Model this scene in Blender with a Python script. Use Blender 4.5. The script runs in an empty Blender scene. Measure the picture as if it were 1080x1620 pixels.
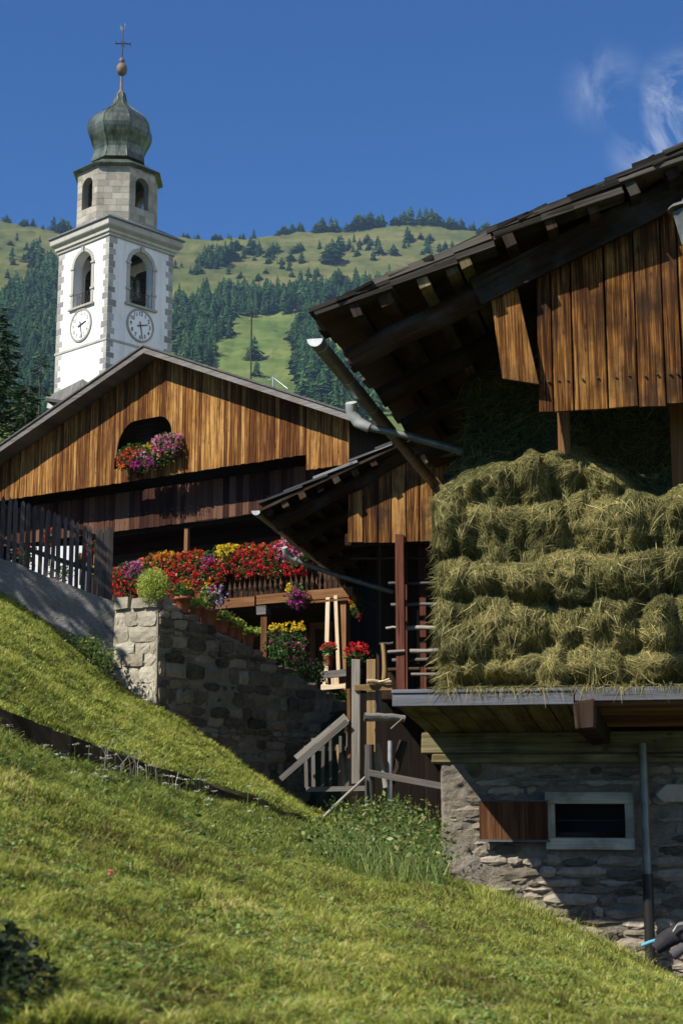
import bpy, bmesh, math, random
import numpy as np
from mathutils import Vector, Matrix, noise as mnoise
S = bpy.context.scene
R = math.radians
rng = np.random.default_rng(7)
random.seed(7)
# ------------------------------------------------------------ camera
F = 2350.0; PITCH = R(10.6); CP, SP = math.cos(PITCH), math.sin(PITCH)
cd = bpy.data.cameras.new('camera'); cam = bpy.data.objects.new('camera', cd); S.collection.objects.link(cam)
cam.location = (0, 0, 0); cam.rotation_euler = (math.pi/2 + PITCH, 0, 0)
cd.sensor_fit = 'VERTICAL'; cd.sensor_height = 36; cd.lens = F/1620*36
cd.clip_start = .1; cd.clip_end = 12000
cd.dof.use_dof = True; cd.dof.focus_distance = 24; cd.dof.aperture_fstop = 4.8
S.camera = cam
# ------------------------------------------------------------ light
LIGHT = Vector((1, .70, -1.13)).normalized()          # the way sunlight travels
EL = math.asin(-LIGHT.z); AZ = math.atan2(-LIGHT.x, -LIGHT.y)
w = bpy.data.worlds.new('World'); S.world = w; w.use_nodes = True
nt = w.node_tree; N = nt.nodes; Lk = nt.links
bg = N['Background']; sky = N.new('ShaderNodeTexSky'); sky.sky_type = 'NISHITA'; sky.sun_disc = False
sky.sun_elevation = EL; sky.sun_rotation = AZ; sky.altitude = 1500; sky.air_density = 1.3; sky.dust_density = 0.1; sky.ozone_density = 3.0
bg.inputs[1].default_value = .052
# wispy cloud on the right of the sky, in sky directions
tc = N.new('ShaderNodeTexCoord'); mp = N.new('ShaderNodeMapping'); mp.inputs['Scale'].default_value = (20, 26, 12)
mp.inputs['Rotation'].default_value = (.2, .65, .1)
nz = N.new('ShaderNodeTexNoise'); nz.inputs['Scale'].default_value = 1.3; nz.inputs['Detail'].default_value = 8; nz.inputs['Roughness'].default_value = .62; nz.inputs['Distortion'].default_value = 1.2
Lk.new(tc.outputs['Generated'], mp.inputs[0]); Lk.new(mp.outputs[0], nz.inputs[0])
def cloud_blob(px, py, r0, r1):
    d = Vector((0, CP, SP)) + Vector((1, 0, 0))*(px-540)/F + Vector((0, -SP, CP))*(-(py-810)/F); d.normalize()
    vm = N.new('ShaderNodeVectorMath'); vm.operation = 'DISTANCE'; vm.inputs[1].default_value = d
    Lk.new(tc.outputs['Generated'], vm.inputs[0])
    mr = N.new('ShaderNodeMapRange'); mr.inputs[1].default_value = r0; mr.inputs[2].default_value = r1; mr.inputs[3].default_value = 1; mr.inputs[4].default_value = 0
    mr.interpolation_type = 'SMOOTHSTEP'
    Lk.new(vm.outputs['Value'], mr.inputs[0]); return mr.outputs[0]
def mth(op, a, b):
    m = N.new('ShaderNodeMath'); m.operation = op
    for i, v in enumerate((a, b)):
        if isinstance(v, (int, float)): m.inputs[i].default_value = v
        else: Lk.new(v, m.inputs[i])
    return m.outputs[0]
mask = mth('MAXIMUM', mth('MAXIMUM', cloud_blob(1085, 165, .012, .042), cloud_blob(1030, 235, .0, .034)), mth('MULTIPLY', cloud_blob(955, 140, .0, .034), .5))
cr = N.new('ShaderNodeMapRange'); cr.inputs[1].default_value = .40; cr.inputs[2].default_value = .85; cr.inputs[3].default_value = 0; cr.inputs[4].default_value = .85
Lk.new(nz.outputs[0], cr.inputs[0])
cm = mth('MULTIPLY', cr.outputs[0], mask)
mx = N.new('ShaderNodeMix'); mx.data_type = 'RGBA'; mx.inputs[7].default_value = (11, 11.6, 12.6, 1)
Lk.new(cm, mx.inputs[0]); sat = N.new('ShaderNodeMix'); sat.data_type = 'RGBA'; sat.blend_type = 'MULTIPLY'; sat.inputs[0].default_value = 1; sat.inputs[7].default_value = (.30, .76, 1.38, 1)
Lk.new(sky.outputs[0], sat.inputs[6]); Lk.new(sat.outputs[2], mx.inputs[6]); Lk.new(mx.outputs[2], bg.inputs[0])
# unseen cloud bank added low behind the right shoulder, fill light for the tower
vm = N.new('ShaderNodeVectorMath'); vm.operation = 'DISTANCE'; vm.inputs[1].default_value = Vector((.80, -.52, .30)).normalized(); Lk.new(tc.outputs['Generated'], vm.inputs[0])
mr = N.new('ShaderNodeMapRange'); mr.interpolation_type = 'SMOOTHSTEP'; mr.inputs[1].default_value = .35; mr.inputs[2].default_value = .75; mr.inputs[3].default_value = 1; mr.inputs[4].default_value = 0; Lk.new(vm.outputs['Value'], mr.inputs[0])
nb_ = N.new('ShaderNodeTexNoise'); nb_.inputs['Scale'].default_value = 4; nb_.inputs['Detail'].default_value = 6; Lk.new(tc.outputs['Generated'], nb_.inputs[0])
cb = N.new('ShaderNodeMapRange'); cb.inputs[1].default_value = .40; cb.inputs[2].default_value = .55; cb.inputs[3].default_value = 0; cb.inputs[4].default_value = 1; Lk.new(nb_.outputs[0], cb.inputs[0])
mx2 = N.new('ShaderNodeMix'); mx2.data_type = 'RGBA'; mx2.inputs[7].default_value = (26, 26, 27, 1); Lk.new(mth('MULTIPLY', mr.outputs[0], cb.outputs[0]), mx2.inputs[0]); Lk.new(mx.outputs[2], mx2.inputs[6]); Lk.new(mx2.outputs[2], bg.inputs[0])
sl = bpy.data.lights.new('sun', 'SUN'); sl.energy = 5; sl.angle = R(.5); sl.color = (1, .95, .86)
so = bpy.data.objects.new('sun', sl); S.collection.objects.link(so); so.rotation_euler = LIGHT.to_track_quat('-Z', 'Y').to_euler()
S.view_settings.view_transform = 'Standard'; S.view_settings.look = 'None'; S.view_settings.exposure = 0.62; S.view_settings.gamma = 1
S.cycles.use_denoising = True; S.cycles.max_bounces = 8; S.cycles.diffuse_bounces = 3; S.cycles.transparent_max_bounces = 8
S.cycles.volume_bounces = 0
# ------------------------------------------------------------ helpers
def ray(px, py):
    x = (px-540)/F; y = -(py-810)/F
    return Vector((x, CP - y*SP, SP + y*CP))
def at(px, py, Y):
    d = ray(px, py); return d*(Y/d.y)
class Fr:
    """a local frame: s runs right, n runs out of the face, z up"""
    def __init__(s_, o, ang):                       # ang: how far the right end turns away from the viewer
        s_.o = Vector((o[0], o[1], 0)); s_.r = Vector((math.cos(ang), math.sin(ang), 0)); s_.n = Vector((math.sin(ang), -math.cos(ang), 0))
    def W(s_, s, n, z): return s_.o + s_.r*s + s_.n*n + Vector((0, 0, z))
    def hit(s_, px, py, n=0):
        d = ray(px, py); t = (s_.o + s_.n*n).dot(s_.n)/d.dot(s_.n); p = d*t
        return (p - s_.o).dot(s_.r), p.z
def link(o): S.collection.objects.link(o); return o
def tag(o, label=None, cat=None, group=None, kind=None):
    if label: o['label'] = label
    if cat: o['category'] = cat
    if group: o['group'] = group
    if kind: o['kind'] = kind
    return o
def thing(name, loc, label, cat, group=None, rz=0):
    o = bpy.data.objects.new(name, None); link(o); o.location = loc; o.rotation_euler = (0, 0, rz); o.empty_display_size = .2
    return tag(o, label, cat, group)
def origin_of(p):
    v = Vector((0, 0, 0))
    while p: v += p.location; p = p.parent
    return v
def copy_tree(o, parent=None):
    c = o.copy(); link(c); c.parent = parent
    for ch in [x for x in S.collection.objects if x.parent == o]: copy_tree(ch, c)
    return c
def hsh(ix, iy, iz, s):
    h = (ix*374761393 + iy*668265263 + iz*2147483647 + s*974711) & 0xffffffff
    h = ((h ^ (h >> 13))*1274126177) & 0xffffffff
    return ((h ^ (h >> 16)) & 0xffff)/65535.0
def vnoise(x, y, z=0, s=0):
    x = np.asarray(x, float); y = np.asarray(y, float); z = np.zeros_like(x) + z
    ix = np.floor(x).astype(np.int64); iy = np.floor(y).astype(np.int64); iz = np.floor(z).astype(np.int64)
    fx = x-ix; fy = y-iy; fz = z-iz
    fx = fx*fx*(3-2*fx); fy = fy*fy*(3-2*fy); fz = fz*fz*(3-2*fz)
    def c(a, b, d): return hsh(ix+a, iy+b, iz+d, s)
    r = 0
    for a in (0, 1):
        for b in (0, 1):
            for d in (0, 1):
                r = r + c(a, b, d)*(fx if a else 1-fx)*(fy if b else 1-fy)*(fz if d else 1-fz)
    return r*2-1
def fbm(x, y, z=0, o=4, s=0):
    r = 0; a = 1; f = 1
    for i in range(o): r = r + a*vnoise(np.asarray(x)*f, np.asarray(y)*f, np.asarray(z)*f, s+i*17); a *= .5; f *= 2.03
    return r/1.9
def mesh_np(name, V, faces, mat, parent=None, uv=None, rnd=None, col=None, smooth=False, origin=None):
    """bulk mesh: V (n,3), faces (m,3|4) of equal size"""
    V = np.asarray(V, np.float32).copy(); faces = np.asarray(faces, np.int32)
    if parent is not None: V -= np.array(origin_of(parent), np.float32)
    m = bpy.data.meshes.new(name); k = faces.shape[1]; nf = len(faces)
    m.vertices.add(len(V)); m.vertices.foreach_set('co', V.ravel())
    m.loops.add(nf*k); m.loops.foreach_set('vertex_index', faces.ravel())
    m.polygons.add(nf); m.polygons.foreach_set('loop_start', np.arange(nf, dtype=np.int32)*k)
    if smooth: m.polygons.foreach_set('use_smooth', np.ones(nf, bool))
    if uv is not None:
        l = m.uv_layers.new(name='UVMap'); l.data.foreach_set('uv', np.asarray(uv, np.float32).ravel())
    if rnd is not None:
        a = m.attributes.new('rnd', 'FLOAT', 'FACE'); a.data.foreach_set('value', np.asarray(rnd, np.float32))
    if col is not None:
        a = m.attributes.new('col', 'FLOAT_COLOR', 'POINT'); c = np.ones((len(V), 4), np.float32); c[:, :3] = col; a.data.foreach_set('color', c.ravel())
    m.update(calc_edges=True); m.validate()
    if mat: m.materials.append(mat)
    o = bpy.data.objects.new(name, m); link(o)
    if parent is not None: o.parent = parent
    return o
class MB:
    def __init__(s): s.V = []; s.F = []; s.U = []; s.Rn = []; s.Sm = []
    def face(s, pts, uv=None, rnd=0.5, sm=False):
        b = len(s.V); s.V += [tuple(p) for p in pts]; s.F.append(tuple(range(b, b+len(pts))))
        s.U.append(uv or [(0, 0)]*len(pts)); s.Rn.append(rnd); s.Sm.append(sm)
    def idx(s, V, F, U=None, rnd=.5, sm=False):
        b = len(s.V); s.V += [tuple(p) for p in V]
        for i, f in enumerate(F):
            s.F.append(tuple(b+k for k in f)); s.U.append(U[i] if U else [(0, 0)]*len(f)); s.Rn.append(rnd); s.Sm.append(sm)
    def beam(s, p0, p1, w, h, up=(0, 0, 1), rnd=None, j=0, taper=1):
        """square timber from p0 to p1, w sideways, h along up"""
        p0 = Vector(p0); p1 = Vector(p1); a = (p1-p0); L = a.length; a.normalize(); up = Vector(up)
        sd = a.cross(up); sd.normalize(); u2 = sd.cross(a)
        rnd = random.random() if rnd is None else rnd
        ou, ov = random.random()*40, random.random()*40
        V = []
        for p, t in ((p0, 1), (p1, taper)):
            for q, r in ((-1, -1), (1, -1), (1, 1), (-1, 1)):
                V.append(p + sd*(q*w*t/2 + random.uniform(-j, j)) + u2*(r*h*t/2 + random.uniform(-j, j)) + a*random.uniform(-j, j))
        U = []; F = []
        seg = (w, h, w, h); x = 0
        for i in range(4):
            k = (i+1) % 4; F.append((i, k, 4+k, 4+i)); U.append([(ou+x, ov), (ou+x+seg[i], ov), (ou+x+seg[i], ov+L), (ou+x, ov+L)]); x += seg[i]
        F.append((3, 2, 1, 0)); U.append([(ou, ov), (ou+w, ov), (ou+w, ov+h*.1), (ou, ov+h*.1)])
        F.append((4, 5, 6, 7)); U.append([(ou, ov), (ou+w, ov), (ou+w, ov+h*.1), (ou, ov+h*.1)])
        s.idx(V, F, U, rnd)
    def box(s, fr, s0, s1, n0, n1, z0, z1, rnd=None, j=0):
        """axis box in frame fr; grain along the longest side"""
        ds, dn, dz = s1-s0, n1-n0, z1-z0; c = fr.W((s0+s1)/2, (n0+n1)/2, (z0+z1)/2)
        if ds >= dz and ds >= dn: s.beam(fr.W(s0, (n0+n1)/2, (z0+z1)/2), fr.W(s1, (n0+n1)/2, (z0+z1)/2), dn, dz, rnd=rnd, j=j)
        elif dz >= dn: s.beam(fr.W((s0+s1)/2, (n0+n1)/2, z0), fr.W((s0+s1)/2, (n0+n1)/2, z1), ds, dn, up=fr.n, rnd=rnd, j=j)
        else: s.beam(fr.W((s0+s1)/2, n0, (z0+z1)/2), fr.W((s0+s1)/2, n1, (z0+z1)/2), ds, dz, rnd=rnd, j=j)
    def prism(s, poly, ext, rnd=None, uvd=None):
        """poly: world points (front face), extruded by ext; uvd = (u axis, v axis)"""
        rnd = random.random() if rnd is None else rnd
        ext = Vector(ext); P = [Vector(p) for p in poly]; Q = [p+ext for p in P]; n = len(P)
        ua, va = uvd if uvd else (Vector((1, 0, 0)), Vector((0, 0, 1))); ou, ov = random.random()*40, random.random()*40
        uv = lambda p: (ou+p.dot(ua)+p.dot(ext.normalized()), ov+p.dot(va))
        V = P+Q; F = [tuple(range(n)), tuple(range(2*n-1, n-1, -1))]
        U = [[uv(p) for p in P], [uv(p) for p in reversed(Q)]]
        for i in range(n):
            k = (i+1) % n; F.append((k, i, n+i, n+k)); U.append([uv(V[k]), uv(V[i]), uv(V[n+i]), uv(V[n+k])])
        s.idx(V, F, U, rnd)
    def tube(s, pts, rad, seg=10, nz=0, rnd=None, cap=True, sm=True, arc=None, ph=0):
        """round bar through pts; rad a number or list; arc=(a0,a1) leaves it open like a gutter"""
        P = [Vector(p) for p in pts]; n = len(P); rads = rad if hasattr(rad, '__len__') else [rad]*n
        rnd = random.random() if rnd is None else rnd; ou, ov = random.random()*40, random.random()*40
        V = []; L = 0; vs = []
        for i, p in enumerate(P):
            a = (P[min(i+1, n-1)]-P[max(i-1, 0)]).normalized()
            ref = Vector((0, 0, 1)) if abs(a.z) < .95 else Vector((0, 1, 0))
            sd = a.cross(ref).normalized(); u2 = sd.cross(a)
            if i: L += (P[i]-P[i-1]).length
            vs.append(L)
            for k in range(seg + (1 if arc else 0)):
                t = ph + 2*math.pi*k/seg if not arc else arc[0]+(arc[1]-arc[0])*k/seg
                r = rads[i]*(1+(random.uniform(-nz, nz) if nz else 0))
                V.append(p + sd*(math.cos(t)*r) + u2*(math.sin(t)*r))
        m = seg + (1 if arc else 0); F = []; U = []; c = 2*math.pi*rads[0]
        for i in range(n-1):
            for k in range(seg):
                k2 = (k+1) % m
                F.append((i*m+k, i*m+k2, (i+1)*m+k2, (i+1)*m+k)); U.append([(ou+c*k/seg, ov+vs[i]), (ou+c*(k+1)/seg, ov+vs[i]), (ou+c*(k+1)/seg, ov+vs[i+1]), (ou+c*k/seg, ov+vs[i+1])])
        s.idx(V, F, U, rnd, sm)
        if cap and not arc:
            b = [V[k] for k in range(m)]; e = [V[(n-1)*m+k] for k in range(m)]
            s.face(b[::-1], [(ou+.3*math.cos(k)*c/6, ov) for k in range(m)], rnd); s.face(e, [(ou+.3*math.cos(k)*c/6, ov) for k in range(m)], rnd)
    def log(s, p0, p1, r0, r1=None, seg=12, rings=9, wob=.012, nz=.05, rnd=None):
        p0 = Vector(p0); p1 = Vector(p1); r1 = r1 or r0
        pts = []; rd = []
        for i in range(rings):
            t = i/(rings-1); w_ = Vector([random.uniform(-wob, wob) for _ in range(3)]) if 0 < i < rings-1 else Vector((0, 0, 0))
            pts.append(p0.lerp(p1, t)+w_); rd.append((r0+(r1-r0)*t)*(1+random.uniform(-nz, nz)*.6))
        s.tube(pts, rd, seg, nz=nz*.5, rnd=rnd)
    def lathe(s, c, prof, seg=24, rot=0, sm=True, rnd=.5, cap=True):
        V = []; c = Vector(c)
        for r, z in prof:
            for k in range(seg):
                t = rot+2*math.pi*k/seg; V.append((c.x+r*math.cos(t), c.y+r*math.sin(t), c.z+z))
        F = []; U = []; L = 0
        for i in range(len(prof)-1):
            L2 = L+math.hypot(prof[i+1][0]-prof[i][0], prof[i+1][1]-prof[i][1])
            for k in range(seg):
                k2 = (k+1) % seg; F.append((i*seg+k, i*seg+k2, (i+1)*seg+k2, (i+1)*seg+k))
                U.append([(k*.3, L), (k*.3+.3, L), (k*.3+.3, L2), (k*.3, L2)])
            L = L2
        s.idx(V, F, U, rnd, sm)
        if cap: s.face([V[(len(prof)-1)*seg+k] for k in range(seg)], None, rnd); s.face([V[k] for k in range(seg)][::-1], None, rnd)
    def build(s, name, mat, parent=None, bevel=0, weld=False):
        m = bpy.data.meshes.new(name); o0 = origin_of(parent) if parent is not None else Vector((0, 0, 0))
        m.from_pydata([(v[0]-o0.x, v[1]-o0.y, v[2]-o0.z) for v in s.V], [], s.F)
        l = m.uv_layers.new(name='UVMap'); fl = [c for u in s.U for p in u for c in p]; l.data.foreach_set('uv', np.array(fl, np.float32))
        a = m.attributes.new('rnd', 'FLOAT', 'FACE'); a.data.foreach_set('value', np.array(s.Rn, np.float32))
        m.polygons.foreach_set('use_smooth', np.array(s.Sm, bool)); m.materials.append(mat); m.update()
        bm = bmesh.new(); bm.from_mesh(m); bmesh.ops.recalc_face_normals(bm, faces=bm.faces)
        bm.to_mesh(m); bm.free()
        o = bpy.data.objects.new(name, m); link(o)
        if parent is not None: o.parent = parent
        if bevel:
            b = o.modifiers.new('bevel', 'BEVEL'); b.width = bevel; b.segments = 1; b.limit_method = 'ANGLE'; b.angle_limit = R(50)
        return o
# ------------------------------------------------------------ materials
def newmat(name):
    m = bpy.data.materials.new(name); m.use_nodes = True; t = m.node_tree; return m, t, t.nodes, t.links, t.nodes['Principled BSDF']
def ramp(n, stops):
    r = n.new('ShaderNodeValToRGB'); e = r.color_ramp.elements
    while len(e) < len(stops): e.new(.5)
    for i, (p, c) in enumerate(stops): e[i].position = p; e[i].color = (*c, 1)
    return r
def nmath(n, l, op, a, b=0, c=None):
    m = n.new('ShaderNodeMath'); m.operation = op
    for i, v in enumerate((a, b) if c is None else (a, b, c)):
        if isinstance(v, (int, float)): m.inputs[i].default_value = v
        else: l.new(v, m.inputs[i])
    return m.outputs[0]
def mixc(n, l, f, a, b, mode='MIX'):
    m = n.new('ShaderNodeMix'); m.data_type = 'RGBA'; m.blend_type = mode
    for i, v in ((0, f), (6, a), (7, b)):
        if isinstance(v, (int, float)): m.inputs[i].default_value = v
        elif isinstance(v, tuple): m.inputs[i].default_value = (*v, 1)
        else: l.new(v, m.inputs[i])
    return m.outputs[2]
def noise(n, l, vec, scale, detail=5, rough=.6, dist=0):
    x = n.new('ShaderNodeTexNoise'); x.inputs['Scale'].default_value = scale; x.inputs['Detail'].default_value = detail
    x.inputs['Roughness'].default_value = rough; x.inputs['Distortion'].default_value = dist
    if vec is not None: l.new(vec, x.inputs['Vector'])
    return x.outputs[0]
def mapping(n, l, vec, sc, loc=None):
    m = n.new('ShaderNodeMapping'); m.inputs['Scale'].default_value = sc; l.new(vec, m.inputs[0])
    if loc is not None: l.new(loc, m.inputs['Location'])
    return m.outputs[0]
def attr(n, name='rnd'):
    a = n.new('ShaderNodeAttribute'); a.attribute_name = name; return a
def wood(name, dark, mid, light, fine=110, coarse=11, contrast=1, vary=.5, rough=.75, bump=.3, tint=None, zone=None):
    """weathered timber; grain runs along v of the UV, every plank shifted by its own random number"""
    m, t, n, l, b = newmat(name)
    uv = n.new('ShaderNodeUVMap').outputs[0]; rn = attr(n).outputs['Fac']
    cx = n.new('ShaderNodeCombineXYZ'); l.new(nmath(n, l, 'MULTIPLY', rn, 37.0), cx.inputs[2])
    g1 = noise(n, l, mapping(n, l, uv, (fine, 1.6, 1), cx.outputs[0]), 1, 6, .65, .3)
    g2 = noise(n, l, mapping(n, l, uv, (coarse, .55, 1), cx.outputs[0]), 1, 4, .6, .5)
    g3 = noise(n, l, mapping(n, l, uv, (2.2, 2.2, 1), cx.outputs[0]), 1, 5, .6)
    v = nmath(n, l, 'ADD', nmath(n, l, 'MULTIPLY', g1, .62), nmath(n, l, 'MULTIPLY', g2, .38))
    v = nmath(n, l, 'ADD', v, nmath(n, l, 'MULTIPLY', nmath(n, l, 'SUBTRACT', rn, .5), vary*.35))
    v = nmath(n, l, 'ADD', nmath(n, l, 'MULTIPLY', nmath(n, l, 'SUBTRACT', v, .5), contrast), .5)
    r = ramp(n, [(.30, dark), (.50, mid), (.70, light)]); l.new(v, r.inputs[0])
    c = r.outputs[0]
    if tint:                                            # blotches of another colour (weathering, tar, grey)
        f = ramp(n, [(.45, (0, 0, 0)), (.68, (1, 1, 1))]); l.new(g3, f.inputs[0])
        c = mixc(n, l, nmath(n, l, 'MULTIPLY', f.outputs[0], tint[1]), c, tint[0])
    ck = ramp(n, [(.30, (1, 1, 1)), (.36, (0, 0, 0))]); l.new(noise(n, l, mapping(n, l, uv, (fine*.55, .9, 1), cx.outputs[0]), 1, 3, .5, .2), ck.inputs[0])
    c = mixc(n, l, nmath(n, l, 'MULTIPLY', ck.outputs[0], .8), c, tuple(x*.6 for x in dark))     # drying cracks along the grain
    if zone:                                             # weathering that runs across many boards
        tcz = n.new('ShaderNodeTexCoord').outputs['Object']; fz = ramp(n, [(.42, (0, 0, 0)), (.66, (1, 1, 1))]); l.new(noise(n, l, mapping(n, l, tcz, (zone[2], zone[2], zone[2]*.6)), 1, 6, .65), fz.inputs[0])
        c = mixc(n, l, nmath(n, l, 'MULTIPLY', fz.outputs[0], zone[1]), c, mixc(n, l, 1, c, zone[0], 'MULTIPLY'))
    # knots
    vo = n.new('ShaderNodeTexVoronoi'); vo.inputs['Scale'].default_value = 1; l.new(mapping(n, l, uv, (9, 3.2, 1), cx.outputs[0]), vo.inputs['Vector'])
    k = ramp(n, [(.05, (1, 1, 1)), (.13, (0, 0, 0))]); l.new(vo.outputs['Distance'], k.inputs[0])
    c = mixc(n, l, nmath(n, l, 'MULTIPLY', k.outputs[0], .75), c, tuple(x*.5 for x in dark))
    l.new(c, b.inputs['Base Color']); b.inputs['Roughness'].default_value = rough; b.inputs['Specular IOR Level'].default_value = .07
    if bump:
        bp = n.new('ShaderNodeBump'); bp.inputs['Strength'].default_value = bump; bp.inputs['Distance'].default_value = .012
        l.new(g1, bp.inputs['Height']); l.new(bp.outputs[0], b.inputs['Normal'])
    return m
def stone(name, cols, scale=3, bump=.6, dist=.02, rough=.9, dirt=None, spec=.08, streak=None):
    """rough stone or plaster, noise in object space; rnd varies each block"""
    m, t, n, l, b = newmat(name)
    tc = n.new('ShaderNodeTexCoord').outputs['Object']; rn = attr(n).outputs['Fac']
    a1 = noise(n, l, tc, scale, 8, .65); a2 = noise(n, l, tc, scale*7, 6, .7)
    v = nmath(n, l, 'ADD', nmath(n, l, 'MULTIPLY', a1, .55), nmath(n, l, 'MULTIPLY', rn, .45))
    v = nmath(n, l, 'ADD', nmath(n, l, 'MULTIPLY', v, .75), nmath(n, l, 'MULTIPLY', a2, .25))
    r = ramp(n, [(.28+.44*i/(len(cols)-1), c) for i, c in enumerate(cols)]); l.new(v, r.inputs[0]); c = r.outputs[0]
    if dirt:
        f = ramp(n, [(.5, (0, 0, 0)), (.66, (1, 1, 1))]); l.new(noise(n, l, tc, scale*.6, 7, .7), f.inputs[0])
        c = mixc(n, l, nmath(n, l, 'MULTIPLY', f.outputs[0], dirt[1]), c, dirt[0])
    if streak:
        f = ramp(n, [(.48, (0, 0, 0)), (.72, (1, 1, 1))]); l.new(noise(n, l, mapping(n, l, tc, (2.6, 2.6, .22)), 1, 6, .65), f.inputs[0])
        c = mixc(n, l, nmath(n, l, 'MULTIPLY', f.outputs[0], streak[1]), c, streak[0])
    l.new(c, b.inputs['Base Color']); b.inputs['Roughness'].default_value = rough; b.inputs['Specular IOR Level'].default_value = spec
    bp = n.new('ShaderNodeBump'); bp.inputs['Strength'].default_value = bump; bp.inputs['Distance'].default_value = dist
    l.new(a2, bp.inputs['Height']); l.new(bp.outputs[0], b.inputs['Normal'])
    return m
def leafm(name, stops, trans=.35, rough=.6, spec=.25, use_col=False):
    """leaves, petals, blades: colour from the random number of each leaf (or its own colour)"""
    m, t, n, l, b = newmat(name)
    if use_col: c = attr(n, 'col').outputs['Color']
    else:
        r = ramp(n, stops); l.new(attr(n).outputs['Fac'], r.inputs[0]); c = r.outputs[0]
    l.new(c, b.inputs['Base Color']); b.inputs['Roughness'].default_value = rough; b.inputs['Specular IOR Level'].default_value = spec
    if trans:
        tr = n.new('ShaderNodeBsdfTranslucent'); l.new(c, tr.inputs[0]); ms = n.new('ShaderNodeMixShader'); ms.inputs[0].default_value = trans
        l.new(b.outputs[0], ms.inputs[1]); l.new(tr.outputs[0], ms.inputs[2]); l.new(ms.outputs[0], n['Material Output'].inputs[0])
    return m
def metal(name, c1, c2, rough=.45, met=.7, scale=6):
    m, t, n, l, b = newmat(name)
    tc = n.new('ShaderNodeTexCoord').outputs['Object']; v = noise(n, l, tc, scale, 7, .65)
    r = ramp(n, [(.35, c1), (.65, c2)]); l.new(v, r.inputs[0]); l.new(r.outputs[0], b.inputs['Base Color'])
    b.inputs['Metallic'].default_value = met; l.new(nmath(n, l, 'ADD', nmath(n, l, 'MULTIPLY', v, .3), rough-.15), b.inputs['Roughness'])
    return m
# ------------------------------------------------------------ terrain
def st(*pts):
    A = []
    for p in pts:
        if len(p) == 3: q = at(*p); A.append((q.x/q.y, q.y, q.z))
        else: A.append(((p[0]-540)/F/CP, p[2], p[3]))
    A.sort(); return np.array(A)
WT = [(180, 947), (250, 949), (290, 968), (340, 993), (400, 1024), (450, 1056), (500, 1086), (545, 1110)]
STN = [
 st((-2500, None, .9, -1.0), (2500, None, .9, -1.0)),
 st((-1600, 1300, 4.0), (-600, 1520, 4.2), (0, 1640, 4.4), (1080, 1640, 5), (2600, 1760, 5)),
 st((-1600, 900, 6.5), (-500, 1085, 7), (0, 1233, 8), (100, 1258, 8.4), (200, 1290, 8.8), (420, 1352, 9.8), (560, 1386, 10.5), (700, 1402, 11.3), (790, 1428, 11.7), (880, 1462, 12), (980, 1512, 12.2), (1078, 1560, 12.3), (1400, 1690, 12.3), (2600, 1900, 12.3)),
]
def shift(s, dY, dz):
    q = s.copy(); q[:, 1] += dY; q[:, 2] += dz; return q
STN.append(shift(STN[2], .55, -.07)); STN.append(shift(STN[2], 1.3, -.10))
S5 = st((-1600, 700, 9.4), (-500, 970, 9.8), (0, 1156, 10.8), (100, 1197, 11.4), (300, 1260, 12.7), (420, 1291, 13.5), (540, 1322, 15.5), (640, 1350, 15.2), (700, None, 14.6, -.85), (980, None, 14.1, -1.62), (1078, None, 14, -1.98), (2600, None, 14, -3.0))
S6 = st((-1600, 668, 9.45), (-500, 938, 9.85), (0, 1122, 10.85), (100, 1163, 11.45), (300, 1233, 12.75), (420, 1275, 13.55), (540, 1318, 15.55), (640, 1345, 15.3), (700, None, 14.7, -.85), (980, None, 14.2, -1.62), (1078, None, 14.1, -1.98), (2600, None, 14.1, -3.0))
S7 = st((-1600, 500, 19), (-500, 760, 19), (0, 938, 19), (60, 975, 19.1), (130, 1035, 19.2), (180, 1085, 19.25), (250, 1119, 19), (300, 1150, 19.5), (370, 1199, 20.3), (430, 1243, 20.9), (490, 1285, 21.5), (560, 1312, 20), (700, 1330, 19.5), (1078, None, 19, -.95), (2600, None, 19, -2.0))
S7b = st((-1600, 450, 19.5), (-500, 700, 19.5), (0, 895, 19.5), (90, 930, 19.6), (180, 960, 19.75), (250, 960, 19.5), (290, 976, 19.9), (340, 1001, 20.4), (400, 1032, 20.9), (450, 1064, 21.3), (500, 1094, 21.9), (549, 1118, 22.25), (553, 1312, 21.8), (580, 1315, 21.5), (700, 1325, 21), (1078, None, 20, -.9), (2600, None, 20, -1.8))
S8 = st((-2600, None, 25, 4.2), (0, None, 25.5, 2.3), (180, None, 25.5, 1.9), (549, None, 25.5, 1.6), (556, None, 25.5, -.2), (1078, None, 25, -.5), (2600, None, 25, -1.5))
S9 = st((-2600, None, 36, 6), (0, None, 36, 3), (540, None, 36, 2), (1078, None, 36, 1), (2600, None, 36, 0))
S10 = st((-2600, None, 90, 12), (540, None, 90, 6), (2600, None, 90, 4))
STN += [S5, S6, S7, S7b, S8, S9, S10]
FAR = [S10, st((-2600, None, 220, 40), (540, None, 220, 32), (2600, None, 220, 25)), st((-2600, None, 500, 110), (2600, None, 500, 95)),
 st((-2600, 700, 850), (-600, 640, 850), (540, 640, 850), (2600, 700, 850)),
 st((-2600, 560, 1150), (-600, 470, 1150), (540, 490, 1150), (1100, 500, 1150), (2600, 620, 1150)),
 st((-2600, 480, 1330), (-600, 380, 1330), (0, 400, 1330), (540, 418, 1330), (1100, 430, 1330), (2600, 560, 1330)),
 st((-2600, 420, 1500), (-700, 300, 1500), (-200, 318, 1500), (0, 343, 1500), (50, 354, 1500), (110, 368, 1500), (200, 366, 1500), (270, 368, 1500), (330, 378, 1500), (400, 372, 1500), (470, 364, 1500), (560, 354, 1500), (620, 350, 1500), (680, 352, 1500), (730, 362, 1500), (800, 370, 1500), (950, 400, 1500), (1300, 440, 1500), (2600, 520, 1500))]
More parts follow.
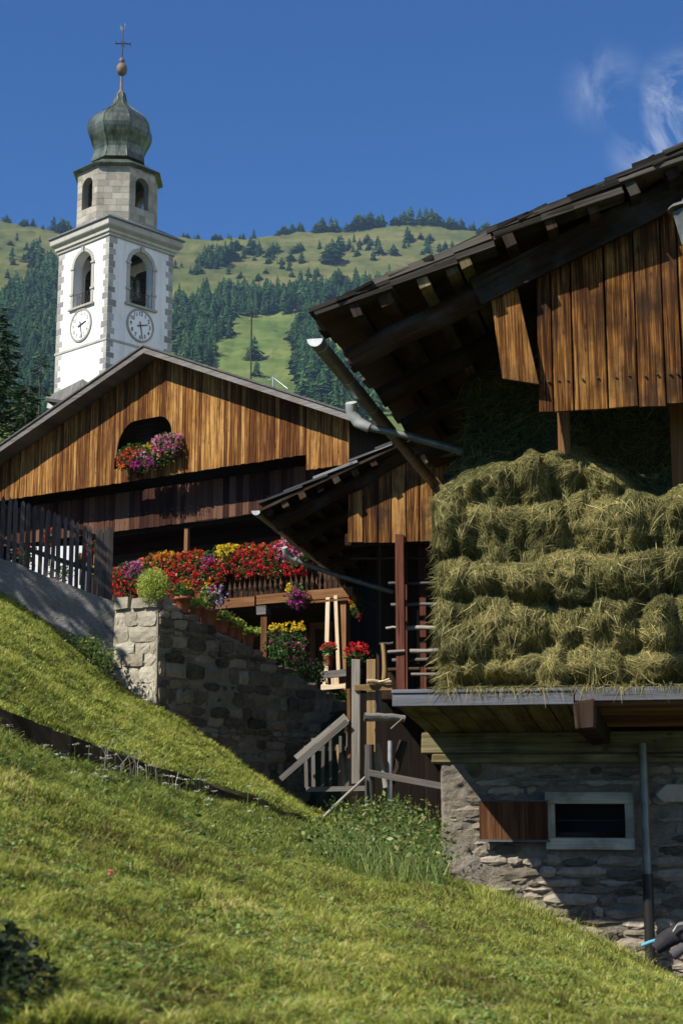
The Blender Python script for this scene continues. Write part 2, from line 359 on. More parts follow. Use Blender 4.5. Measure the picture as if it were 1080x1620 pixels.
rd = FAR[-1]; FAR.append(shift(rd, 120, -25)); FAR.append(shift(rd, 900, -420))
NA = 1101
AA = np.sinh(np.linspace(-2.2, 2.2, NA))/np.sinh(2.2)*1.15          # azimuths, denser ahead
def table(sts, A):
    return np.array([np.interp(A, s[:, 0], s[:, 1]) for s in sts]), np.array([np.interp(A, s[:, 0], s[:, 2]) for s in sts])
def bump(X, Y):
    near = np.clip((Y-1)/3, 0, 1)*np.clip((60-Y)/30, 0, 1)
    b = .07*fbm(X*.9, Y*.7, 0, 3, 5)+.05*fbm(X*3.1, Y*2.4, 0, 4, 9)
    f = np.clip((Y-400)/500, 0, 1)
    return b*near + f*(9*fbm(X/90, Y/90, 0, 5, 21) + 3*fbm(X/14, Y/40, 0, 3, 33))
def ground_z(X, Y):
    X = np.atleast_1d(np.asarray(X, float)); Y = np.atleast_1d(np.asarray(Y, float)); a = X/Y
    out = np.zeros_like(X); sts = STN if Y.max() <= 90 else STN[:-1]+FAR
    YT, ZT = table(sts, a)
    k = np.clip((YT <= Y[None, :]).sum(0)-1, 0, len(sts)-2); i = np.arange(len(X))
    y0, y1, z0, z1 = YT[k, i], YT[k+1, i], ZT[k, i], ZT[k+1, i]
    t = np.clip((Y-y0)/np.maximum(y1-y0, 1e-6), 0, 1)
    return z0+(z1-z0)*t + bump(X, Y)
def gz(x, y): return float(ground_z([x], [y])[0])
def fan(name, sts, subs, mat, jitter=True):
    YT, ZT = table(sts, AA); Y = []; Z = []
    for i in range(len(sts)-1):
        for j in range(subs[i]): t = j/subs[i]; Y.append(YT[i]*(1-t)+YT[i+1]*t); Z.append(ZT[i]*(1-t)+ZT[i+1]*t)
    Y.append(YT[-1]); Z.append(ZT[-1]); Y = np.array(Y); Z = np.array(Z); X = Y*AA[None, :]
    Z = Z+bump(X, Y); nr = len(Y); V = np.stack([X, Y, Z], -1).reshape(-1, 3)
    r = np.arange(nr-1)[:, None]*NA; c = np.arange(NA-1)[None, :]
    Fq = np.stack([r+c, r+c+1, r+c+1+NA, r+c+NA], -1).reshape(-1, 4)
    return mesh_np(name, V, Fq, mat, smooth=True)
m_soil, t, n, l, b = newmat('soil')
tcn = n.new('ShaderNodeTexCoord').outputs['Object']
r = ramp(n, [(.3, (.030, .030, .012)), (.5, (.065, .060, .022)), (.7, (.13, .10, .045))]); l.new(noise(n, l, tcn, 2.2, 9, .7), r.inputs[0])
l.new(r.outputs[0], b.inputs['Base Color']); b.inputs['Roughness'].default_value = 1; b.inputs['Specular IOR Level'].default_value = .05
# far meadow: olive grass with browner and paler patches
m_mead, t, n, l, b = newmat('alpine_meadow')
tcn = n.new('ShaderNodeTexCoord').outputs['Object']; sp = n.new('ShaderNodeSeparateXYZ'); l.new(tcn, sp.inputs[0])
r = ramp(n, [(.30, (.055, .070, .024)), (.48, (.095, .104, .034)), (.68, (.155, .138, .056))]); l.new(noise(n, l, mapping(n, l, tcn, (.012, .012, .03)), 1, 9, .62, .3), r.inputs[0])
r2 = ramp(n, [(.30, (.065, .098, .026)), (.5, (.100, .138, .036)), (.7, (.155, .175, .050))]); l.new(noise(n, l, mapping(n, l, tcn, (.02, .02, .05)), 1, 9, .6, .3), r2.inputs[0])
hz = n.new('ShaderNodeMapRange'); hz.inputs[1].default_value = 380; hz.inputs[2].default_value = 440; l.new(sp.outputs[2], hz.inputs[0])
c = mixc(n, l, hz.outputs[0], r2.outputs[0], r.outputs[0])
sc_ = ramp(n, [(.55, (0, 0, 0)), (.68, (1, 1, 1))]); l.new(noise(n, l, mapping(n, l, tcn, (.05, .05, .05)), 1, 6, .7), sc_.inputs[0])
c = mixc(n, l, nmath(n, l, 'MULTIPLY', sc_.outputs[0], .45), c, (.035, .055, .018))
l.new(c, b.inputs['Base Color']); b.inputs['Roughness'].default_value = 1; b.inputs['Specular IOR Level'].default_value = .0
bp = n.new('ShaderNodeBump'); bp.inputs['Strength'].default_value = .7; bp.inputs['Distance'].default_value = 6
l.new(noise(n, l, mapping(n, l, tcn, (.03, .03, .06)), 1, 8, .65), bp.inputs['Height']); l.new(bp.outputs[0], b.inputs['Normal'])
tag(fan('ground', STN, [6, 26, 5, 5, 12, 2, 30, 2, 6, 4, 6], m_soil), kind='structure')
tag(fan('mountain', FAR, [6, 10, 60, 70, 50, 50, 8, 12], m_mead), kind='structure')
mb = MB(); mb.face([(2600*math.cos(k*math.pi/24), 2600*math.sin(k*math.pi/24), -6) for k in range(48)]); tag(mb.build('valley_floor', m_mead), kind='structure')

# ------------------------------------------------------------ grass
m_grass = leafm('grass_blade', None, trans=.45, rough=.55, spec=.3, use_col=True)
def blades(X, Y, H, Wd, lean, col, seg2=True):
    """one bent blade at each point"""
    n_ = len(X); Z = ground_z(X, Y)-.005
    th = rng.uniform(0, 2*np.pi, n_); fx, fy = np.cos(th), np.sin(th); ph = rng.uniform(0, 2*np.pi, n_); wx, wy = np.cos(ph)*Wd/2, np.sin(ph)*Wd/2
    b0 = np.stack([X, Y, Z], -1); w_ = np.stack([wx, wy, np.zeros(n_)], -1)
    mid = b0 + np.stack([fx*lean*H*.35, fy*lean*H*.35, H*.6], -1); tip = b0+np.stack([fx*lean*H, fy*lean*H, H*(1-.25*lean)], -1)
    V = np.stack([b0-w_, b0+w_, mid+w_*.75, mid-w_*.75, tip+w_*.12, tip-w_*.12], 1).reshape(-1, 3)
    i = np.arange(n_)[:, None]*6; Fq = np.concatenate([i+np.array([[0, 1, 2, 3]]), i+np.array([[3, 2, 4, 5]])], 0)
    sh = np.array([.55, .55, .95, .95, 1.1, 1.1]); c = np.repeat(col[:, None, :], 6, 1)
    c = c*(.9+.1*sh[None, :, None]); return V, Fq, c.reshape(-1, 3)
def pal(n_, v, stops):
    """colour from v 0..1 through stops"""
    p = np.array([s[0] for s in stops]); C = np.array([s[1] for s in stops]); return np.stack([np.interp(v, p, C[:, k]) for k in range(3)], -1)
LAWN = [(0, (.12, .072, .026)), (.22, (.19, .150, .040)), (.42, (.225, .265, .042)), (.64, (.35, .395, .062)), (.84, (.53, .52, .11)), (1, (.66, .55, .24))]
SEGS = {}
def seg_y(a, k):
    s = STN[k]; return np.interp(a, s[:, 0], s[:, 1])
def litter(name, n_, a0, a1, k0, k1, sz, stops, label, asp, tilt, lift, pk=0, powY=1):
    """small leaves and clippings lying in the grass"""
    a = rng.uniform(a0, a1, n_); u = rng.uniform(0, 1, n_); y0, y1 = seg_y(a, k0)+pk, seg_y(a, k1); Y = y0*(y1/y0)**(u**powY); X = a*Y
    keep = fbm(X*4.5, Y*3.4, 0, 3, 101)+rng.normal(0, .25, n_) > .05; X, Y = X[keep], Y[keep]; n_ = len(X)
    P = np.stack([X, Y, ground_z(X, Y)+rng.uniform(0, lift, n_)], -1); th = rng.uniform(0, 2*np.pi, n_); d = np.stack([np.cos(th), np.sin(th), rng.normal(0, tilt, n_)], -1); u_ = np.stack([-np.sin(th), np.cos(th), rng.normal(0, tilt, n_)], -1)
    s_ = (sz*rng.uniform(.5, 1.5, n_))[:, None]; V = np.stack([P-d*s_*.5, P+u_*s_*asp*.5, P+d*s_*.5, P-u_*s_*asp*.5], 1).reshape(-1, 3)
    C = np.repeat(pal(n_, rng.uniform(0, 1, n_), stops), 4, 0); return tag(mesh_np(name, V, np.arange(n_*4).reshape(-1, 4), m_grass, col=C), label, 'ground cover', kind='stuff')
def lawn(name, n_, a0, a1, k0, k1, h, wd, stops=LAWN, label=None, v0=.5, powY=1, pk=0, lean=(.3, 1.3)):
    a = rng.uniform(a0, a1, n_); u = rng.uniform(0, 1, n_)
    y0, y1 = seg_y(a, k0)+pk, seg_y(a, k1); Y = y0*(y1/y0)**(u**powY); X = a*Y
    patch = fbm(X*1.7, Y*1.3, 0, 4, 77); v = np.clip(v0+.34*patch+.26*fbm(X*7, Y*5, 0, 3, 78)+.22*fbm(X*22, Y*15, 0, 2, 79)-.03+rng.normal(0, .17, n_), 0, 1)
    H = h*rng.uniform(.5, 1.35, n_)*(1+.75*fbm(X*3.5, Y*3.1, 0, 4, 55)); Wd = wd*rng.uniform(.6, 1.4, n_)
    cl = fbm(X*16, Y*12, 0, 2, 88); sh = .035*np.stack([fbm(X*11, Y*9, 0, 2, 89), fbm(X*11, Y*9, 0, 2, 90)], -1); X = X+sh[:, 0]*1.5; Y = Y+sh[:, 1]*1.5; H = H*np.clip(.85+1.0*cl, .35, 1.8)
    V, Fq, C = blades(X, Y, H, Wd, rng.uniform(lean[0], lean[1], n_), pal(n_, v, stops))
    o = mesh_np(name, V, Fq, m_grass, col=C); return tag(o, label, 'grass', kind='stuff')
lawn('mown_grass', 330000, -.30, .30, 1, 3, .042, .0055, v0=.56, label='short mown olive green grass on the near slope')
lawn('meadow_grass', 90000, -.27, .12, 4, 5, .062, .006, stops=[(0, (.10, .10, .03)), (.3, (.19, .23, .042)), (.6, (.31, .37, .065)), (1, (.54, .53, .16))], label='longer fresh green grass in the dip below the timber edging')
lawn('bank_grass', 210000, -.28, .03, 6, 7, .055, .010, v0=.60, pk=.05, powY=.9, label='short sunlit grass on the bank below the stone wall', stops=[(0, (.12, .085, .03)), (.3, (.21, .235, .040)), (.6, (.33, .385, .060)), (.85, (.50, .51, .11)), (1, (.62, .54, .2))])

litter('clover', 60000, -.29, .30, 1, 3, .017, [(0, (.06, .12, .025)), (.6, (.16, .26, .05)), (1, (.34, .42, .12))], 'clover and small broad leaves in the near lawn', .85, .45, .035)
litter('clippings', 26000, -.29, .30, 1, 3, .045, [(0, (.20, .12, .05)), (.5, (.42, .36, .16)), (1, (.62, .55, .30))], 'dry mown clippings on the near lawn', .10, .25, .03)
litter('clippings', 16000, -.28, .03, 6, 7, .05, [(0, (.14, .09, .04)), (.5, (.34, .30, .13)), (1, (.55, .50, .26))], 'dry clippings and brown bits on the upper bank', .16, .25, .04, pk=.05)
litter('clover', 24000, -.28, .03, 6, 7, .03, [(0, (.05, .09, .02)), (.6, (.14, .22, .04)), (1, (.30, .36, .10))], 'broad leaves in the upper bank', .85, .45, .04, pk=.05)
# ------------------------------------------------------------ conifers on the mountain
m_con = leafm('far_conifer', [(0, (.014, .038, .016)), (.5, (.034, .080, .028)), (1, (.085, .150, .042))], trans=.1, rough=.9, spec=.05)
def conifer_np(h, rad, tiers, seg, seed, droop=.25, skirt=.0):
    """ragged conifer: overlapping broken whorls round a thin top"""
    g = np.random.default_rng(seed); V = []; Fc = []; Rn = []
    for i in range(tiers):
        t = i/tiers; z0 = h*(.06+.94*t); r0 = rad*(1-t)**.85*g.uniform(.75, 1.2); z1 = min(h, z0+h*(1.9/tiers))
        ph = g.uniform(0, 6.28)
        for k in range(seg):
            a0 = ph+2*np.pi*k/seg; a1 = a0+2*np.pi/seg*g.uniform(.7, 1.15); rr = r0*g.uniform(.55, 1.25)
            zz = z0-rr*droop*g.uniform(.3, 1.6); b = len(V)
            V += [(rr*np.cos(a0), rr*np.sin(a0), zz), (rr*np.cos(a1)*g.uniform(.7, 1), rr*np.sin(a1), zz+g.uniform(-.2, .5)*h/tiers), (0, 0, z1)]
            Fc.append((b, b+1, b+2)); Rn.append(g.uniform(0, 1))
    return np.array(V), np.array(Fc), np.array(Rn)
PRO = [conifer_np(1, .24*k, ti, sg, s_) for s_, (k, ti, sg) in enumerate([(1, 13, 10), (.85, 15, 9), (1.2, 12, 11), (.7, 15, 9), (1.4, 10, 12), (.95, 13, 10)])]
def on_hill(px, py):
    """where the sight line through (px, py) meets the mountain"""
    d = ray(px, py); ys = np.linspace(560, 1530, 390); X = d.x/d.y*ys; z = ground_z(X, ys); f = z-ys*d.z/d.y
    k = np.where(f > 0)[0]
    if len(k) == 0: return None
    y = ys[k[0]]; return float(d.x/d.y*y), float(y), float(z[k[0]])
con_meshes = []
for i, (V, Fc, Rn) in enumerate(PRO):
    o = mesh_np('mountain_conifer', V, Fc, m_con, rnd=Rn); con_meshes.append(o)
CON_L = 'dark green conifer standing on the open mountain meadow'
spots = []
def scat(n_, px, py, rx, ry, h0, h1):
    for _ in range(n_):
        a = random.uniform(0, 6.28); q = math.sqrt(random.random()); spots.append((px+rx*q*math.cos(a), py+ry*q*math.sin(a), random.uniform(h0, h1)))
def ridge(px): return 0
RX = [0, 50, 110, 200, 270, 330, 400, 470, 560, 620, 680, 730, 800]; RY = [343, 354, 368, 366, 368, 378, 372, 364, 354, 350, 352, 362, 370]
for a, b, n_, h0, h1 in ((495, 620, 30, 9, 20), (620, 700, 16, 9, 22), (700, 790, 20, 8, 15), (390, 480, 12, 7, 12), (330, 390, 8, 5, 9), (78, 118, 9, 9, 21), (0, 78, 10, 5, 10), (270, 330, 4, 5, 9)):
    for _ in range(n_):
        x = random.uniform(a, b); spots.append((x, np.interp(x, RX, RY)+random.uniform(-1, 5), random.uniform(h0, h1)))
for px, py, h in ((57, 412, 22), (62, 420, 18), (50, 424, 14), (517, 418, 20), (525, 416, 24), (535, 402, 20), (539, 398, 18), (598, 402, 18), (644, 384, 18), (648, 382, 13), (622, 404, 12), (356, 415, 22), (362, 411, 16), (349, 413, 14), (396, 402, 18), (385, 409, 13), (402, 400, 14), (432, 402, 13), (438, 398, 10), (457, 428, 11), (477, 416, 12), (590, 412, 12), (675, 400, 10), (700, 405, 11), (402, 570, 17), (406, 595, 11), (330, 402, 11), (324, 400, 9), (308, 435, 9), (301, 433, 8), (316, 430, 8), (20, 405, 10), (30, 470, 12), (12, 440, 9)): spots.append((px, py, h))
scat(18, 370, 400, 45, 14, 6, 13); scat(16, 450, 410, 50, 16, 5, 12); scat(14, 560, 395, 60, 14, 5, 12); scat(14, 680, 392, 50, 16, 6, 11); scat(10, 300, 420, 26, 20, 5, 9); scat(12, 420, 440, 90, 8, 5, 10); scat(10, 30, 400, 40, 28, 6, 12)
n_ind = 0
for px, py, h in spots:
    q = None
    for dy in range(10):
        q = on_hill(px, py+dy)
        if q: break
    if q is None or n_ind >= 290: continue
    k = n_ind % 6
    o = con_meshes[k] if n_ind < 6 else link(con_meshes[k].copy())
    o.location = (q[0], q[1], q[2]-.3); wd = h*random.uniform(1.3, 2.2); o.scale = (wd, wd, h); o.rotation_euler.z = random.uniform(0, 6.28)
    sz = 'tall' if h > 16 else 'small' if h < 9 else 'medium sized'; top = py < np.interp(px, RX, RY)+7
    where = 'left of the bell tower' if px < 140 else 'just right of the bell tower' if px < 340 else 'above the chalet roof' if px < 480 else 'near the highest point of the ridge' if px < 690 else 'beside the barn roof'
    tag(o, f"{sz} dark conifer {'on the skyline' if top else 'on the open mountain meadow'} {where}", 'tree', f"{sz} conifers {'on the skyline' if top else 'on the meadow'} {where}"); n_ind += 1
# the woods that read as one mass
FW = []
def forest(n_, px, py, rx, ry, h0=9, h1=20):
    py += 12
    for _ in range(int(n_*1.0)):
        a = random.uniform(0, 6.28); q = math.sqrt(random.random()); FW.append((px+rx*q*math.cos(a), py+ry*q*math.sin(a), random.uniform(h0, h1)))
for a in ((34, 290, 505, 22, 45), (60, 325, 505, 48, 32), (50, 345, 475, 40, 22), (70, 400, 470, 60, 20), (60, 470, 465, 50, 18), (60, 540, 455, 70, 16), (40, 610, 452, 50, 18), (14, 430, 480, 30, 8),
          (70, 315, 545, 28, 30), (30, 296, 560, 22, 22), (80, 486, 545, 24, 60), (110, 520, 590, 50, 45), (40, 500, 500, 20, 20), (60, 560, 620, 60, 40),
          (60, 70, 432, 26, 26), (60, 85, 480, 30, 40), (170, 45, 520, 50, 45), (170, 40, 580, 60, 55), (70, 30, 470, 30, 22), (110, 60, 640, 60, 40), (18, 340, 408, 26, 6), (26, 700, 470, 60, 40), (70, -40, 540, 50, 80), (40, 640, 520, 60, 60)): forest(*a)
VV = []; FF = []; RR = []; nb = 0
for px, py, h in FW:
    q = on_hill(px, py)
    if q is None: continue
    V, Fc, Rn = PRO[random.randrange(6)]; th = random.uniform(0, 6.28); c_, s_ = math.cos(th), math.sin(th); wd = h*random.uniform(1.0, 1.8)
    if q[1] < 1150: h *= .85; wd *= .95
    VV.append(np.stack([(V[:, 0]*c_-V[:, 1]*s_)*wd+q[0], (V[:, 0]*s_+V[:, 1]*c_)*wd+q[1], V[:, 2]*h+q[2]-.5], -1)); FF.append(Fc+nb); nb += len(V)
    RR.append(np.clip(Rn*.55+random.uniform(-.1, .45), 0, 1))
tag(mesh_np('mountain_forest', np.concatenate(VV), np.concatenate(FF), m_con, rnd=np.concatenate(RR)), 'dense dark conifer woods on the mountainside', 'forest', kind='stuff')

# ------------------------------------------------------------ spruces behind the chalet
m_spr = leafm('spruce_needles', [(0, (.010, .026, .010)), (.5, (.022, .050, .014)), (.85, (.050, .085, .020)), (1, (.10, .13, .03))], trans=.2, rough=.7, spec=.2)
m_bark = wood('bark', (.02, .015, .01), (.05, .038, .028), (.10, .08, .06), fine=30, coarse=8, bump=.8)
def spruce(px, py_top, Y, h, rad, seed, label, dens=1.0, thin=False, zb=None):
    top = at(px, py_top, Y); base = Vector((top.x, top.y, top.z-h)); g = np.random.default_rng(seed); rnd_ = random.Random(seed)
    root = thing('spruce_tree', base, label, 'tree')
    tr = MB(); tr.tube([base+Vector((0, 0, h*k/8)) for k in range(9)], [max(.015, (.02+.016*h)*(1-k/8.05)) for k in range(9)], 8, nz=.05); tr.build('trunk', m_bark, root)
    P = []; D = []; Sz = []
    nb = int(h*11*dens); lim = MB()
    for i in range(nb):
        t = (i+g.uniform(0, 1))/nb; z = h*(.08+.90*t); L = rad*(1-t)**.8*g.uniform(.6, 1.15)+.12; a = g.uniform(0, 6.28); dr = g.uniform(.15, .45)
        if thin and g.uniform() < .35: continue
        o_ = np.array([base.x, base.y, base.z+z]); m_ = max(3, int(L*11))
        e = o_+np.array([math.cos(a)*L, math.sin(a)*L, -L*dr*.6])
        lim.tube([o_, e], [.018, .005], 4, cap=False)
        for j in range(m_):
            u = (j+g.uniform(0, 1))/m_; p = o_+np.array([math.cos(a)*L*u, math.sin(a)*L*u, -L*dr*u+L*.25*dr*u*u*1.6]); sw = .30*L*(1-u)+.10
            for q in range(4):
                sd = g.uniform(-1, 1)*sw; pp = p+np.array([-math.sin(a)*sd, math.cos(a)*sd, g.normal(0, .04)-abs(sd)*.25])
                P.append(pp); th = a+sd/sw*.9+g.normal(0, .3); D.append((math.cos(th), math.sin(th), g.uniform(-.55, .15))); Sz.append(g.uniform(.12, .26)*(1 if not thin else .7))
    lim.build('limb', m_bark, root)
    P = np.array(P); D = np.array(D); D /= np.linalg.norm(D, axis=1)[:, None]; Sz = np.array(Sz)[:, None]
    U = np.cross(D, np.array([0, 0, 1.0])+g.normal(0, .5, D.shape)); U /= np.linalg.norm(U, axis=1)[:, None]
    V = np.stack([P-U*Sz*.10, P+U*Sz*.10, P+D*Sz*1.1+U*Sz*.16, P+D*Sz*1.25, P+D*Sz*1.0-U*Sz*.2], 1)
    V = np.stack([V[:, 0], V[:, 1], V[:, 2], V[:, 3]], 1).reshape(-1, 3); V[2::4] += 0
    V4 = np.stack([P, P+D*Sz*.55+U*Sz*.22, P+D*Sz*1.25, P+D*Sz*.55-U*Sz*.22], 1).reshape(-1, 3)
    Fq = np.arange(len(P)*4).reshape(-1, 4); mesh_np('needle_crown', V4, Fq, m_spr, root, rnd=g.uniform(0, 1, len(P)))
    return root
spruce(-2, 480, 46, 9.5, 2.4, 3, 'large dark spruce at the left edge behind the brown gable', 1.6)
spruce(66, 556, 44, 6.5, 1.1, 5, 'small thin spruce with a bare pale top beside the bell tower', .9, thin=True)
spruce(44, 600, 43, 6.0, 1.5, 8, 'low bushy spruce between the large spruce and the church roof', 1.2)
spruce(-60, 560, 40, 8.5, 2.2, 12, 'dark spruce mostly outside the left edge', 1.2)

# ------------------------------------------------------------ bell tower
m_plaster = stone('white_plaster', [(.66, .65, .62), (.74, .735, .71), (.80, .80, .785)], scale=.7, bump=.12, dist=.01, dirt=((.50, .47, .42), .35), streak=((.42, .40, .36), .45))
m_ashlar = stone('tower_stone', [(.22, .20, .165), (.34, .31, .255), (.45, .42, .35)], scale=1.2, bump=.5, dist=.02, dirt=((.14, .125, .105), .5))
m_trim = stone('trim_stone', [(.30, .285, .25), (.40, .38, .33), (.50, .48, .42)], scale=1.5, bump=.3, dist=.01, dirt=((.2, .18, .15), .4))
m_quoin = stone('quoin_stone', [(.19, .18, .17), (.31, .295, .265), (.46, .44, .39)], scale=1.6, bump=.4, dist=.015)
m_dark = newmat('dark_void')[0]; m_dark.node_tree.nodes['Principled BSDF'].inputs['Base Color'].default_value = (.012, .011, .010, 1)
m_iron = metal('iron', (.02, .02, .022), (.07, .055, .045), .6, .6)
m_copper, t, n, l, b = newmat('weathered_copper')
tcn = n.new('ShaderNodeTexCoord').outputs['Object']
v1 = noise(n, l, mapping(n, l, tcn, (1.3, 1.3, .5)), 1, 8, .65, .6); v2 = noise(n, l, mapping(n, l, tcn, (9, 9, .8)), 1, 5, .6)
v = nmath(n, l, 'ADD', nmath(n, l, 'MULTIPLY', v1, .6), nmath(n, l, 'MULTIPLY', v2, .4)); v = nmath(n, l, 'ADD', v, nmath(n, l, 'MULTIPLY', nmath(n, l, 'SUBTRACT', attr(n).outputs['Fac'], .5), .12))
r = ramp(n, [(.32, (.030, .032, .028)), (.45, (.075, .088, .068)), (.55, (.14, .165, .125)), (.64, (.19, .205, .15)), (.74, (.18, .10, .065))]); l.new(v, r.inputs[0]); l.new(r.outputs[0], b.inputs['Base Color'])
b.inputs['Metallic'].default_value = .55; b.inputs['Roughness'].default_value = .42
TA = math.atan2(.730, .683); c0 = at(171, 455, 88); TW = 5.2
T = Fr((c0.x, c0.y), TA)                                   # right face: s 0..TW, outward n
TL = Fr((c0.x - math.sin(TA)*TW, c0.y + math.cos(TA)*TW), TA-math.pi/2)  # left face, s runs from its far end to the corner
zc = lambda py: at(171, py, 88).z
ctr = T.W(TW/2, -TW/2, 0)
tower = thing('bell_tower', (ctr.x, ctr.y, 5), 'white bell tower with onion dome, clocks and stone octagon behind the brown chalet', 'bell tower')
faces = [Fr((ctr.x, ctr.y), TA+k*math.pi/2) for k in range(4)]          # 0 right, 1.., 3 left; s centred
HW = TW/2
def arch_face(mb, fr, n, s0, s1, z0, z1, hw, zb, zs, depth, seg=14, back=True):
    """wall with a round-headed opening, reveal and inner face"""
    for nn in ((n, n-depth) if back else (n,)):
        q = lambda a, b_, c_, d_: mb.face([fr.W(a, nn, c_), fr.W(b_, nn, c_), fr.W(b_, nn, d_), fr.W(a, nn, d_)], [(a, c_), (b_, c_), (b_, d_), (a, d_)], .5)
        q(s0, -hw, z0, z1); q(hw, s1, z0, z1); q(-hw, hw, z0, zb)
        for k in range(seg):
            a0 = math.pi*(1-k/seg); a1 = math.pi*(1-(k+1)/seg); x0, x1 = hw*math.cos(a0), hw*math.cos(a1); y0, y1 = zs+hw*math.sin(a0), zs+hw*math.sin(a1)
            mb.face([fr.W(x0, nn, y0), fr.W(x1, nn, y1), fr.W(x1, nn, z1), fr.W(x0, nn, z1)], [(x0, y0), (x1, y1), (x1, z1), (x0, z1)], .5)
    P = [(-hw, zb), (-hw, zs)]+[(hw*math.cos(math.pi*(1-k/seg)), zs+hw*math.sin(math.pi*(1-k/seg))) for k in range(1, seg)]+[(hw, zs), (hw, zb)]
    for i in range(len(P)):
        a, c_ = P[i], P[(i+1) % len(P)]
        mb.face([fr.W(a[0], n, a[1]), fr.W(a[0], n-depth, a[1]), fr.W(c_[0], n-depth, c_[1]), fr.W(c_[0], n, c_[1])], [(0, 0), (depth, 0), (depth, .3), (0, .3)], .4)
zT0, zTop = 4, zc(371)
sR, zsp = T.hit(222, 400)[0]-HW, 0
_, z_arch = T.hit(222, 399); _, z_sill = T.hit(222, 485)
zl, zr = T.hit(204.5, 450)[0], T.hit(240.5, 450)[0]; ahw = (zr-zl)/2
z_spring = z_arch-ahw
_, z_clock = T.hit(220, 515)
mb = MB()
for fr in faces: arch_face(mb, fr, HW, -HW, HW, zT0, zTop, ahw, z_sill, z_spring, .62)
mb.face([faces[0].W(-HW+.6, -HW+.6, z_sill-.1), faces[0].W(HW-.6, -HW+.6, z_sill-.1), faces[0].W(HW-.6, HW-.6, z_sill-.1), faces[0].W(-HW+.6, HW-.6, z_sill-.1)])
mb.build('shaft', m_plaster, tower)
# quoins on every corner, both sides
qm = [MB() for _ in range(4)]; zq = zT0; k = 0
while zq < zTop-.05:
    h_ = .40*random.uniform(.85, 1.2); h_ = min(h_, zTop-zq)
    for fr in faces:
        for sd in (-1, 1):
            L = (.58 if (k+(sd > 0)) % 2 else .34)*random.uniform(.85, 1.15)
            s0_, s1_ = (-HW-.012, -HW+L) if sd < 0 else (HW-L, HW+.012)
            a0, a1 = min(s0_, s1_), max(s0_, s1_); rr = random.random()
            qm[(faces.index(fr)+(sd > 0)) % 4].box(fr, a0, a1, HW-.1, HW+.016+.003*(fr in faces[::2]), zq+.012, zq+h_-.012, rnd=rr)
    zq += h_; k += 1
for q_ in qm: q_.build('corner_quoins', m_quoin, tower, bevel=.012)
# cornice, string course
mb = MB()
def ring(mb, hw0, hw1, z0, z1):
    for fr in faces:
        mb.face([fr.W(-hw0, hw0, z0), fr.W(hw0, hw0, z0), fr.W(hw1, hw1, z1), fr.W(-hw1, hw1, z1)], [(0, z0), (2*hw0, z0), (2*hw0, z1), (0, z1)], random.random())
prev = (HW, zTop-.03)
zct = zc(345)
for hw_, z_ in ((HW+.10, zTop-.03), (HW+.10, zTop+.14), (HW+.20, zTop+.18), (HW+.22, zTop+.34), (HW+.40, zTop+.50), (HW+.44, zTop+.56), (HW+.44, zct-.16)):
    ring(mb, prev[0], hw_, prev[1], z_); prev = (hw_, z_)
mb.build('cornice', m_trim, tower)
mb = MB(); ring(mb, prev[0], HW+.56, prev[1], zct-.14); ring(mb, HW+.56, HW+.56, zct-.14, zct-.06); ring(mb, HW+.56, HW-.55, zct-.06, zct+.62); ring(mb, HW-.55, 0.0, zct+.62, zct+.7)
mb.build('skirt_roof', metal('lead_roof', (.10, .11, .11), (.20, .21, .21), .6, .2), tower)
_, zst = T.hit(200, 544)
mb = MB()
for fr in faces: mb.box(fr, -HW-.05, HW+.05, HW-.06, HW+.055, zst-.07, zst+.07)
mb.build('string_course', m_trim, tower)
# arch trims, imposts, keystones, sills, railings per face
for fi, fr in enumerate(faces):
    mb = MB(); o1 = ahw+.24
    for sd in (-1, 1):
        a, b_ = sorted((sd*(ahw-.004), sd*o1)); mb.box(fr, a, b_, HW-.05, HW+.05, z_sill, z_spring, rnd=.5)
        for zz in (z_spring, z_sill+.95): mb.box(fr, *sorted((sd*(ahw-.04), sd*(o1+.07))), HW-.05, HW+.11, zz-.07, zz+.07, rnd=.6)
    sg = 16
    for k in range(sg):
        a0, a1 = math.pi*k/sg, math.pi*(k+1)/sg
        pts = [fr.W(ahw*.997*math.cos(a0), HW+.05, z_spring+ahw*.997*math.sin(a0)), fr.W(o1*math.cos(a0), HW+.05, z_spring+o1*math.sin(a0)), fr.W(o1*math.cos(a1), HW+.05, z_spring+o1*math.sin(a1)), fr.W(ahw*.997*math.cos(a1), HW+.05, z_spring+ahw*.997*math.sin(a1))]
        mb.prism(pts, fr.n*-.1, rnd=.5)
    mb.box(fr, -.13, .13, HW, HW+.14, z_spring+ahw-.05, z_spring+ahw+.34, rnd=.4)
    mb.build('arch_surround', m_trim, tower, bevel=.01)
    mb = MB(); mb.box(fr, -o1-.12, o1+.12, HW-.1, HW+.17, z_sill-.14, z_sill+.01); mb.build('window_sill', m_trim, tower, bevel=.015)
    mb = MB()
    for zz in (z_sill+.12, z_sill+.95): mb.tube([fr.W(-ahw, HW-.2, zz), fr.W(ahw, HW-.2, zz)], .02, 6)
    nbar = 7
    for k in range(nbar):
        x = -ahw+2*ahw*(k+.5)/nbar; mb.tube([fr.W(x, HW-.2, z_sill), fr.W(x, HW-.2, z_sill+.97)], .013, 5)
        if k < nbar-1: mb.tube([fr.W(x, HW-.2, z_sill+.14), fr.W(x+2*ahw/nbar, HW-.2, z_sill+.93)], .011, 5); mb.tube([fr.W(x+2*ahw/nbar, HW-.2, z_sill+.14), fr.W(x, HW-.2, z_sill+.93)], .011, 5)
    mb.build('railing', m_iron, tower)
